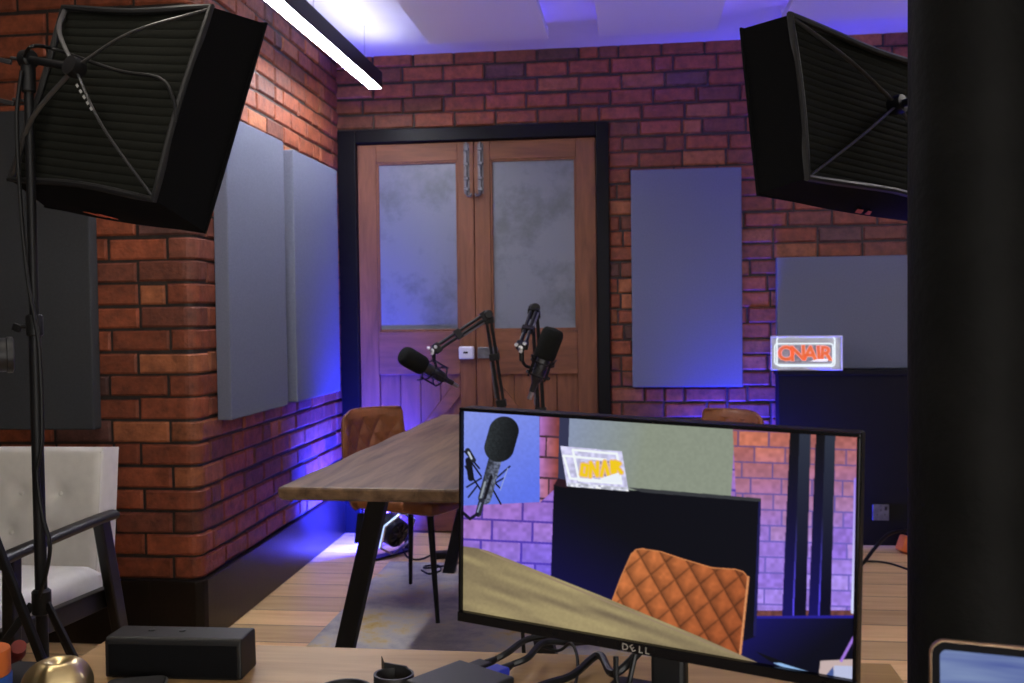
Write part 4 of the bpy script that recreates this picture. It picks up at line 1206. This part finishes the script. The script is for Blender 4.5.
# right-hand bricks
c1 = grad((780, 440), (205, 120, 95), (790, 530), (146, 112, 220)); c2 = grad((780, 440), (165, 95, 90), (790, 580), (178, 150, 245))
bricks(inpoly([(729, 420), (870, 430), (870, 622), (742, 622)]), 16.0, 31.0, 736, 430, 0.03, (c1, c2), grad((780, 440), (110, 80, 120), (790, 540), (110, 95, 190)), 9)
fill(inpoly([(757, 614), (870, 614), (870, 622), (757, 622)]), (105, 62, 60), 0.2)
for x0, x1, x2 in ((787.5, 797, 808.5), (814.0, 823, 833.5)):
    fill(inpoly([(x0, 425), (x1, 426), (x1 - 3, 622), (x0 - 5, 622)]), grad((800, 440), (12, 12, 18), (800, 610), (20, 16, 90)))
    fill(inpoly([(x1, 426), (x2, 427), (x2 - 2, 622), (x1 - 3, 622)]), grad((800, 440), (44, 50, 66), (800, 600), (8, 8, 34)))
    fill(line((x1 - 1.2, 520), (x1 - 3.4, 621), 1.6), grad((800, 520), (30, 30, 60), (800, 600), (85, 70, 235)))
fill(line((854.5, 480), (853.5, 616), 3.0), grad((854, 480), (160, 130, 240), (854, 600), (215, 222, 255)))
# dark floor and black chimney box
fill(inpoly([(740, 621), (870, 621), (870, 700), (700, 700)]), grad((760, 622), (20, 18, 96), (800, 670), (8, 9, 26)))
fill(inpoly([(740, 619.5), (870, 619), (870, 622), (740, 622)]), (38, 32, 150))
fill(inpoly([(552, 486), (759.5, 502), (757, 640), (700, 662), (551, 598)]), grad((560, 580), (14, 12, 62), (600, 520), (8, 9, 18)))
fill(inpoly([(757, 502), (759.5, 502), (757, 640), (754, 640)]), (30, 28, 84))
fill(inpoly([(626, 489), (759.5, 500), (759.5, 503.5), (640, 494)]), (54, 56, 60))
fill(inpoly([(556, 480), (566, 482), (566, 490), (552, 487)]), (40, 20, 30))
# leather chair
ch = [(611, 606), (620, 580), (630, 556), (635, 551.5), (641, 550.5), (660, 553.5), (682, 561), (712, 570), (735, 571.5), (743, 574), (748, 580), (747, 605), (741, 662), (700, 655)]
chm = inpoly(ch)
a = (PX - 640) * 0.985 + (PY - 560) * 0.15; b = (PY - 560) - (PX - 640) * 0.20
qa, qb = a / 25 + b / 31, a / 25 - b / 31
g = np.minimum(np.abs(qa - np.round(qa)), np.abs(qb - np.round(qb)))
shade = 0.86 + 0.22 * np.clip(g / 0.4, 0, 1) + 0.30 * (np.mod(qb, 1) - 0.5)
cc = grad((625, 560), (190, 110, 62), (740, 640), (152, 78, 42)) * shade[:, None]
cc = np.where((g < 0.05)[:, None], cc * 0.80, cc)
fill(chm, cc, 0.06, 0.3)
for p, r_ in zip(ch[:-3], ch[1:-2]): fill(line(p, r_, 2.4) & chm, (205, 128, 78))
fill(line((748, 580), (741, 660), 2.4), (214, 140, 92))
# table
tm = inpoly([(455, 547), (478, 550.5), (488, 553), (600, 598), (700, 640), (760, 667), (760, 690), (455, 640)])
gr = vnoise((PX - 465) * 0.018 + (PY - 560) * 0.006, ((PY - 560) - (PX - 465) * 0.36) * 0.16, 4)
tc_ = np.array((116, 102, 80))[None] * (1 - gr[:, None]) + np.array((172, 156, 112))[None] * gr[:, None]
fill(tm, tc_, 0.03, 0.5)
fill(line((481, 552), (760, 668), 1.6) & tm, (150, 130, 105))
# lower right: papers, white box, stick
fill(inpoly([(756, 655), (790, 668), (772, 666)]), (10, 10, 16))
fill(inpoly([(774, 667), (782, 667), (832, 683), (820, 686)]), (150, 190, 240))
fill(inpoly([(822, 665), (870, 663), (870, 700), (820, 682)]), (200, 178, 176))
fill(inpoly([(836, 670), (870, 671), (870, 700), (834, 684)]), (190, 196, 228))
fill(inpoly([(826, 682), (835, 671), (836, 686)]), (70, 90, 150))
fill(line((843, 665), (855, 642), 3.0), (165, 120, 225))
# sign
fill(inpoly([(557.5, 447), (619, 452.5), (626.5, 493), (565, 488)]), (208, 206, 240), 0.12, 0.3)
for poly in ([(570, 451), (614, 455), (619, 485), (577, 482)], [(561, 457), (603, 461), (609, 483), (568, 480)]):
    for i in range(4): fill(line(poly[i], poly[(i + 1) % 4], 2.4), (246, 252, 255))
fill(inpoly([(577, 463), (612, 462), (618, 479), (580, 479)]), (186, 172, 198), 0.3, 0.6)
def stroke(pts, w, col):
    for p, r_ in zip(pts, pts[1:]): fill(line(p, r_, w), col)
for w_, col in ((5.2, (236, 190, 150)), (3.0, (246, 205, 30))):
    stroke([(580, 466), (579, 476), (584, 477), (585, 467), (580, 466)], w_, col)
    stroke([(588, 478), (588, 464), (595, 477), (595, 464)], w_, col)
    stroke([(599, 477), (602, 463), (606, 476)], w_, col)
    stroke([(609, 463), (610, 474)], w_, col)
    stroke([(613, 475), (612, 463), (617, 465), (614, 468), (619, 474)], w_, col)
fill(inpoly([(598, 480), (616, 474), (620, 484), (600, 484)]), (240, 246, 255))
fill(inpoly([(566, 484), (625, 489), (626.5, 493), (565.5, 488)]), (214, 216, 232), 0.3, 0.4)
# microphone
def capsule(c, half, rad, ang):
    d = (math.cos(ang), math.sin(ang))
    return line((c[0] - d[0] * half, c[1] - d[1] * half), (c[0] + d[0] * half, c[1] + d[1] * half), 2 * rad)
ax = R(106)
body = line((494, 458), (484, 500), 13)
for p, r_ in (((463, 453), (478, 470)), ((466, 489), (480, 480)), ((508, 468), (484, 490)), ((499, 490), (484, 475)), ((500, 506), (490, 488)), ((476, 488), (468, 499)), ((464, 468), (480, 492)), ((502, 480), (492, 486)), ((470, 464), (480, 478))):
    fill(line(p, r_, 1.6), (16, 18, 26))
fill(line((506, 470), (499, 492), 1.0), (150, 165, 225))
fill(line((467, 462), (470, 480), 6.0), (18, 19, 28)); fill(line((466, 452), (472, 462), 5.0), (36, 38, 48)); fill(line((467, 454), (470, 460), 2.0), (190, 200, 215))
fill(body, grad((481, 470), (24, 26, 32), (492, 473), (92, 98, 118)), 0.4, 0.7)
fill(line((490, 478), (484, 500), 3.0), (22, 22, 30))
fill(line((484, 484), (480, 500), 2.0), (150, 158, 170))
fill(line((481, 503), (478, 516), 6.0), (40, 42, 56)); fill(line((480, 505), (477, 515), 1.6), (130, 140, 175))
fill(line((477, 516), (470, 521), 3.0), (20, 20, 40)); fill(line((470, 521), (462, 514), 3.0), (20, 20, 40))
fo = capsule((499.2, 440.5), 8.5, 14.8, R(104)) 
fill(fo, grad((486, 440), (42, 47, 50), (514, 446), (18, 20, 22)), 0.22, 0.9)

img = np.clip(img, 0, 255)
img = img.reshape(NV + 1, 2, NU + 1, 2, 3).mean(axis=(1, 3)).reshape(-1, 3)
uu, vv = UU, VV
lin = s2l(img)
sx0, sx1 = -w2 + bz_s, w2 - bz_s
sz1, sz0 = CZ + h2 - bz_t, CZ - h2 + bz_b
vsn = np.stack([sx0 + uu.ravel() * (sx1 - sx0), np.full(uu.size, 0.0035), sz1 + vv.ravel() * (sz0 - sz1)], 1)
idx = np.arange(uu.size).reshape(NV + 1, NU + 1)
fcs = np.stack([idx[:-1, :-1], idx[1:, :-1], idx[1:, 1:], idx[:-1, 1:]], -1).reshape(-1, 4)
me = bpy.data.meshes.new('screen'); me.from_pydata(vsn.tolist(), [], fcs.tolist())
at = me.attributes.new('picture', 'FLOAT_COLOR', 'POINT')
at.data.foreach_set('color', np.concatenate([lin, np.ones((len(lin), 1))], 1).astype(np.float32).ravel())
SCR = bpy.data.materials.new('screen_picture'); SCR.use_nodes = True
nt = SCR.node_tree; pb_ = nt.nodes['Principled BSDF']
an_ = nt.nodes.new('ShaderNodeAttribute'); an_.attribute_name = 'picture'
pb_.inputs['Base Color'].default_value = (0.004, 0.004, 0.005, 1); pb_.inputs['Roughness'].default_value = 0.35; pb_.inputs['Specular IOR Level'].default_value = 0.04
nt.links.new(an_.outputs['Color'], pb_.inputs['Emission Color']); pb_.inputs['Emission Strength'].default_value = 0.95
me.materials.append(SCR)
so_ = bpy.data.objects.new('screen', me); link(so_, mon)
so_.matrix_local = Matrix.Translation((0, 0, CZ)) @ Matrix.Rotation(R(1.25), 4, 'Y') @ Matrix.Translation((0, 0, -CZ))

# ------------------------------------------------------------------ things on the desk
sb = thing('soundbar_speaker', 'long black box-shaped speaker lying on the oak desk', 'speaker', (-0.640, 1.325, DKZ), R(1.5))
MB().prism([(-0.030, 0.002), (0.030, 0.002), (0.028, 0.055), (0.024, 0.058), (-0.025, 0.058), (-0.030, 0.053)], lambda y, z: (-0.098, y, z), lambda y, z: (0.098, y, z)).build('enclosure', BLACK, sb, bevel=0.003)
MB().box((0, -0.0305, 0.027), (0.184, 0.003, 0.044)).build('grille', FABRIC_B, sb, bevel=0.001)
bt_ = MB()
for x in (-0.045, 0.0): bt_.lathe([(0.005, 0), (0.005, 0.0015), (0.003, 0.002)], 12, Matrix.Translation((x, 0.004, 0.058)))
bt_.build('button', GREY_P, sb)
MB().box((0, 0, 0.001), (0.18, 0.05, 0.002)).build('rubber_foot', BLACK, sb)

bp_ = MB()
br = thing('brass_ornament', 'round polished brass ornament with a crease, at the lower left of the desk', 'ornament', (-0.730, 1.168, DKZ), R(20))
br.scale = (1.18, 1.18, 1.12)
def apple(u, v):
    th_ = 2 * PI * u; ph = PI * v
    r_ = 0.036 * (1 - 0.06 * math.cos(th_ * 5) * math.sin(ph)) * (1.0 - 0.20 * math.exp(-((((th_ - 4.2 + PI) % (2 * PI)) - PI) / 0.22) ** 2) * math.sin(ph))
    x = r_ * math.sin(ph) * math.cos(th_); y = r_ * math.sin(ph) * math.sin(th_)
    z = 0.033 * math.cos(ph) * (1 + 0.10) - 0.012 * math.exp(-(math.sin(ph) / 0.3) ** 2) * (1 if ph < PI / 2 else -1)
    return (x, y, z + 0.031)
MB().grid(apple, 60, 30).build('body', BRASS, br, smooth=True, doubles=True)

gd_ = thing('card_reader', 'small flat black gadget with a shiny edge behind the brass ornament', 'gadget', (-0.665, 1.24, DKZ), R(18))
MB().prism(rrect(0.075, 0.05, 0.012), lambda x, y: (x, y, 0), lambda x, y: (x, y, 0.016)).build('case', GREY_P, gd_, bevel=0.002)
MB().tube([(x, y, 0.012) for x, y in rrect(0.077, 0.052, 0.013)], 0.0018, 6, closed=True).build('rim', STEEL, gd_, smooth=True)
cable('desk_cable', 'thin black cable lying in front of the box-shaped speaker', [(-0.63, 1.25, DKZ + .004), (-0.60, 1.262, DKZ + .004), (-0.55, 1.26, DKZ + .004), (-0.53, 1.275, DKZ + .004), (-0.51, 1.265, DKZ + .004), (-0.50, 1.22, DKZ + .004)], 0.003)

ct = thing('round_coaster', 'round black disc with a raised rim at the bottom edge of the desk', 'coaster', (-0.385, 1.262, DKZ))
MB().lathe([(0.036, 0), (0.038, 0.002), (0.038, 0.008), (0.036, 0.010), (0.033, 0.010), (0.031, 0.006), (0.0, 0.006)], 40).build('disc', BLACK, ct, smooth=True)

stp = MB()
pts = []
for k in range(40):
    a = R(100 - 360 * k / 39); r_ = 0.0255
    pts.append((r_ * math.cos(a), r_ * math.sin(a) * 0.9))
pts = [(-0.024, 0.030), (-0.020, 0.0245)] + pts[4:]
hgt = 0.021
vs = []
for i, (x, y) in enumerate(pts):
    n_ = Vector((x, y)).normalized() * 0.0016
    zz = 0.012 if i == 0 else (0.006 if i == 1 else (0.003 if i == 2 else 0))
    for kx, kz in ((1, 0), (1, hgt + zz), (-1, hgt + zz), (-1, 0)):
        vs.append((x + n_.x * kx, y + n_.y * kx, kz))
m_ = len(pts)
fs = [(i * 4 + k, i * 4 + (k + 1) % 4, (i + 1) * 4 + (k + 1) % 4, (i + 1) * 4 + k) for i in range(m_ - 1) for k in range(4)] + [(3, 2, 1, 0), tuple((m_ - 1) * 4 + k for k in range(4))]
o = stp.add(vs, fs).build('hook_loop_strap', GREY_P, smooth=True)
o.location = (-0.325, 1.290, DKZ + 0.0005)
tag(o, 'curled black strap standing as a loop on the desk', 'strap')

dv = thing('docking_box', 'flat black box with cables plugged in, on the desk left of the monitor stand', 'device', (-0.232, 1.272, DKZ), R(-35))
MB().box((0, 0, 0.0125), (0.102, 0.102, 0.025)).build('case', GREY_P, dv, bevel=0.003)
def dpt(x, y, z): return dv.matrix_world @ Vector((x, y, z))
bpy.context.view_layer.update()
for k, (x, m1) in enumerate(((0.002, VGABLUE), (-0.030, BLACK))):
    p = dpt(x, 0.067, 0.014)
    pr = thing('video_connector', ('blue video connector' if k == 0 else 'black video connector') + ' plugged into the back of the flat black box', 'connector', p, R(-35))
    MB().box((0, 0, 0), (0.026, 0.030, 0.013)).build('shell', m1, pr, bevel=0.003)
    MB().tube([(0, 0.015, 0), (0, 0.034, 0.002)], [0.007, 0.0045], 10).build('strain_relief', BLACK, pr, smooth=True)
e0 = dpt(0.002, 0.101, 0.016); e1 = dpt(-0.030, 0.101, 0.016)
mw = lambda x, y, z: (Matrix.Translation((mctr.x, mctr.y, DKZ)) @ Matrix.Rotation(math.atan2(mx.y, mx.x), 4, 'Z')) @ Vector((x, y, z))
cable('video_cable', 'thick black cable curving from the blue connector up behind the monitor', [e0, e0 + Vector((0.02, 0.012, 0.006)), (-0.135, 1.425, DKZ + 0.024), (-0.09, 1.435, DKZ + 0.022), (-0.05, 1.43, DKZ + 0.03), mw(-0.02, 0.075, 0.10)], 0.0048)
cable('video_cable', 'thick black cable curving from the black connector behind the blue one', [e1, e1 + Vector((0.015, 0.010, 0.006)), (-0.16, 1.437, DKZ + 0.024), (-0.11, 1.444, DKZ + 0.03), (-0.06, 1.444, DKZ + 0.036), mw(-0.01, 0.085, 0.12)], 0.0048)
cable('desk_cable', 'thin black wire kinked upright left of the monitor stand', [(-0.15, 1.435, DKZ + 0.018), (-0.115, 1.415, DKZ + 0.016), (-0.095, 1.40, DKZ + 0.032), (-0.085, 1.38, DKZ + 0.022), (-0.083, 1.35, DKZ + 0.006), (-0.085, 1.30, DKZ + 0.004)], 0.0022)
cable('desk_cable', 'fat black power lead running under the monitor to the front of the desk', [mw(-0.03, 0.095, 0.06), mw(-0.06, 0.06, 0.03), (-0.055, 1.39, DKZ + 0.020), (-0.09, 1.34, DKZ + 0.008), (-0.13, 1.30, DKZ + 0.007), (-0.16, 1.24, DKZ + 0.007)], 0.0055)
cable('desk_cable', 'black lead hanging in a loop just left of the monitor stand', [mw(-0.055, 0.055, 0.055), mw(-0.052, 0.05, 0.025), mw(-0.040, 0.05, 0.012), mw(-0.034, 0.05, 0.03), mw(-0.03, 0.06, 0.06)], 0.0035)
cable('desk_cable', 'pair of thin black leads dropping behind the left corner of the monitor', [mw(-0.13, 0.045, 0.10), (-0.165, 1.40, 0.815), (-0.172, 1.465, 0.775), (-0.17, 1.478, 0.68), (-0.165, 1.475, 0.4), (-0.16, 1.48, 0.006), (-0.05, 1.52, 0.005)], 0.003)

# tablet leaning on its stand, right foreground
tm_ = thing('tablet', 'tablet with a gold edge and a pale blue screen, lower right corner', 'tablet', matrix=Matrix.Translation((0.334, 0.883, DKZ + 0.106)) @ Matrix.Rotation(R(-14), 4, 'Z') @ Matrix.Rotation(R(-8), 4, 'X') @ Matrix.Rotation(R(0), 4, 'Y'))
TWd, THt = 0.165, 0.205
def tabf(w_, h_, r_, ya, yb): return MB().prism(rrect(w_, h_, r_, 8), lambda x, z: (x, ya, z), lambda x, z: (x, yb, z))
tabf(TWd, THt, 0.014, -0.001, 0.007).build('edge_band', GOLDM, tm_, bevel=0.0015)
tabf(TWd - 0.0035, THt - 0.0035, 0.0125, -0.0022, -0.0008).build('bezel', mat('tablet_bezel', (0.003, 0.003, 0.004), rough=0.6, spec=0.05, noise=0.05, nscale=50), tm_)
def tablet_screen():
    m = emit('tablet_screen', (0.2, 0.25, 0.5), 0.8)
    nt = m.node_tree; L = nt.links.new
    e = [n for n in nt.nodes if n.type == 'EMISSION'][0]
    tc = nt.nodes.new('ShaderNodeTexCoord'); mp = nt.nodes.new('ShaderNodeMapping'); mp.inputs['Scale'].default_value = (5, 1, 60)
    mp.inputs['Rotation'].default_value = (0, R(6), 0)
    L(tc.outputs['Object'], mp.inputs['Vector'])
    n = nt.nodes.new('ShaderNodeTexNoise'); n.inputs['Scale'].default_value = 1.0; n.inputs['Detail'].default_value = 3
    L(mp.outputs[0], n.inputs['Vector'])
    cr = nt.nodes.new('ShaderNodeValToRGB')
    cr.color_ramp.elements[0].position = 0.35; cr.color_ramp.elements[0].color = (0.075, 0.105, 0.32, 1)
    cr.color_ramp.elements[1].position = 0.62; cr.color_ramp.elements[1].color = (0.22, 0.29, 0.48, 1)
    L(n.outputs['Fac'], cr.inputs['Fac']); L(cr.outputs['Color'], e.inputs['Color']); e.inputs['Strength'].default_value = 1.0
    return m
tabf(TWd - 0.017, THt - 0.017, 0.006, -0.0028, -0.0021).build('screen', tablet_screen(), tm_)
ts = thing('tablet_stand', 'small black stand propping up the gold-edged tablet', 'stand', (0.337, 0.895, DKZ), R(-14))
MB().box((0, 0.02, 0.003), (0.10, 0.09, 0.006)).build('foot_plate', BLACKM, ts, bevel=0.002)
MB().bar((0, 0.045, 0.006), (0, 0.018, 0.12), 0.07, 0.004, (0, 1, 0)).build('prop', BLACKM, ts, bevel=0.001)

# black case left of the desk with tape and tools on top
kz = 0.69
kc = thing('equipment_case', 'black equipment case standing beside the left end of the desk', 'case', (-1.15, 1.32, 0))
MB().box2((-0.28, -0.20, 0.02), (0.28, 0.16, kz - 0.006)).build('case_body', GREY_P, kc, bevel=0.008)
MB().box2((-0.285, -0.205, kz - 0.10), (0.285, 0.165, kz - 0.09)).build('lid_seam', BLACKM, kc, bevel=0.002)
ft = MB()
for sx in (-1, 1):
    for sy in (-1, 1): ft.lathe([(0.018, 0), (0.022, 0.02)], 12, Matrix.Translation((sx * 0.24, -0.02 + sy * 0.14, 0)))
ft.build('rubber_foot', BLACK, kc)
KT = kz - 0.006
o = MB().lathe([(0.020, 0), (0.036, 0), (0.037, 0.002), (0.037, 0.034), (0.036, 0.036), (0.020, 0.036), (0.020, 0)], 36).build('tape_roll', ORANGE, smooth=True)
o.location = (-0.934, 1.31, KT + 0.0385); tag(o, 'roll of orange tape at the lower left edge, on top of a blue roll', 'tape')
o = MB().lathe([(0.021, 0), (0.038, 0), (0.039, 0.002), (0.039, 0.036), (0.038, 0.038), (0.021, 0.038), (0.021, 0)], 36).build('tape_roll', BLUE, smooth=True)
o.location = (-0.9345, 1.31, KT + 0.0003); tag(o, 'roll of blue tape at the lower left edge, under the orange roll', 'tape')
rc = thing('spring_clamp', 'dark red spring clamp beside the rolls of tape', 'clamp', (-0.948, 1.40, KT + 0.001), R(-35))
MB().tube(spline([(-0.045, 0, 0.016), (-0.01, 0.004, 0.030), (0.02, 0.0, 0.042), (0.04, -0.006, 0.058)], 6), [0.011] * 19, 10).build('handle', RED, rc, smooth=True)
MB().tube(spline([(-0.045, 0.0, 0.016), (-0.01, -0.02, 0.012), (0.03, -0.028, 0.012)], 6), [0.011] * 13, 10).build('handle', RED, rc, smooth=True)
MB().lathe([(0.006, -0.018), (0.012, -0.014), (0.012, 0.014), (0.006, 0.018)], 14, frame_z((-0.02, -0.006, 0.018), (0, 0.3, 1))).build('spring', DSTEEL, rc, smooth=True)

# ------------------------------------------------------------------ camera
F_PX = 995.0
Yc = Vector(((635 - 512) / F_PX, -(313 - 341.5) / F_PX, 1.0)).normalized()
Zc = Vector((-0.0125, 1.0, 0.0)); Zc.z = -(Zc.x * Yc.x + Zc.y * Yc.y) / Yc.z; Zc.normalize()
Xc = Zc.cross(Yc)
if Xc.x < 0: Xc = -Xc
right = Vector((Xc.x, Yc.x, Zc.x)); up = Vector((Xc.y, Yc.y, Zc.y)); fwd = Vector((Xc.z, Yc.z, Zc.z))
cam = bpy.data.cameras.new('camera'); cam.sensor_width = 36.0; cam.lens = F_PX / 1024 * 36.0
cam.clip_start = 0.05
co_ = bpy.data.objects.new('camera', cam); COL.objects.link(co_)
mw_ = Matrix((right, up, -fwd)).transposed().to_4x4(); mw_.translation = Vector((0, 0, H))
co_.matrix_world = mw_
cam.dof.use_dof = True; cam.dof.focus_distance = 1.9; cam.dof.aperture_fstop = 8.0
S.camera = co_

# ------------------------------------------------------------------ world and view
w = bpy.data.worlds.new('world'); S.world = w; w.use_nodes = True
w.node_tree.nodes['Background'].inputs['Color'].default_value = (0.5, 0.55, 0.8, 1)
w.node_tree.nodes['Background'].inputs['Strength'].default_value = 0.02
S.view_settings.view_transform = 'Standard'; S.view_settings.look = 'None'
S.view_settings.exposure = 0.0; S.view_settings.gamma = 1.0; S.view_settings.use_curve_mapping = False
S.cycles.use_denoising = True
S.cycles.max_bounces = 8; S.cycles.diffuse_bounces = 4
S.cycles.sample_clamp_indirect = 6.0
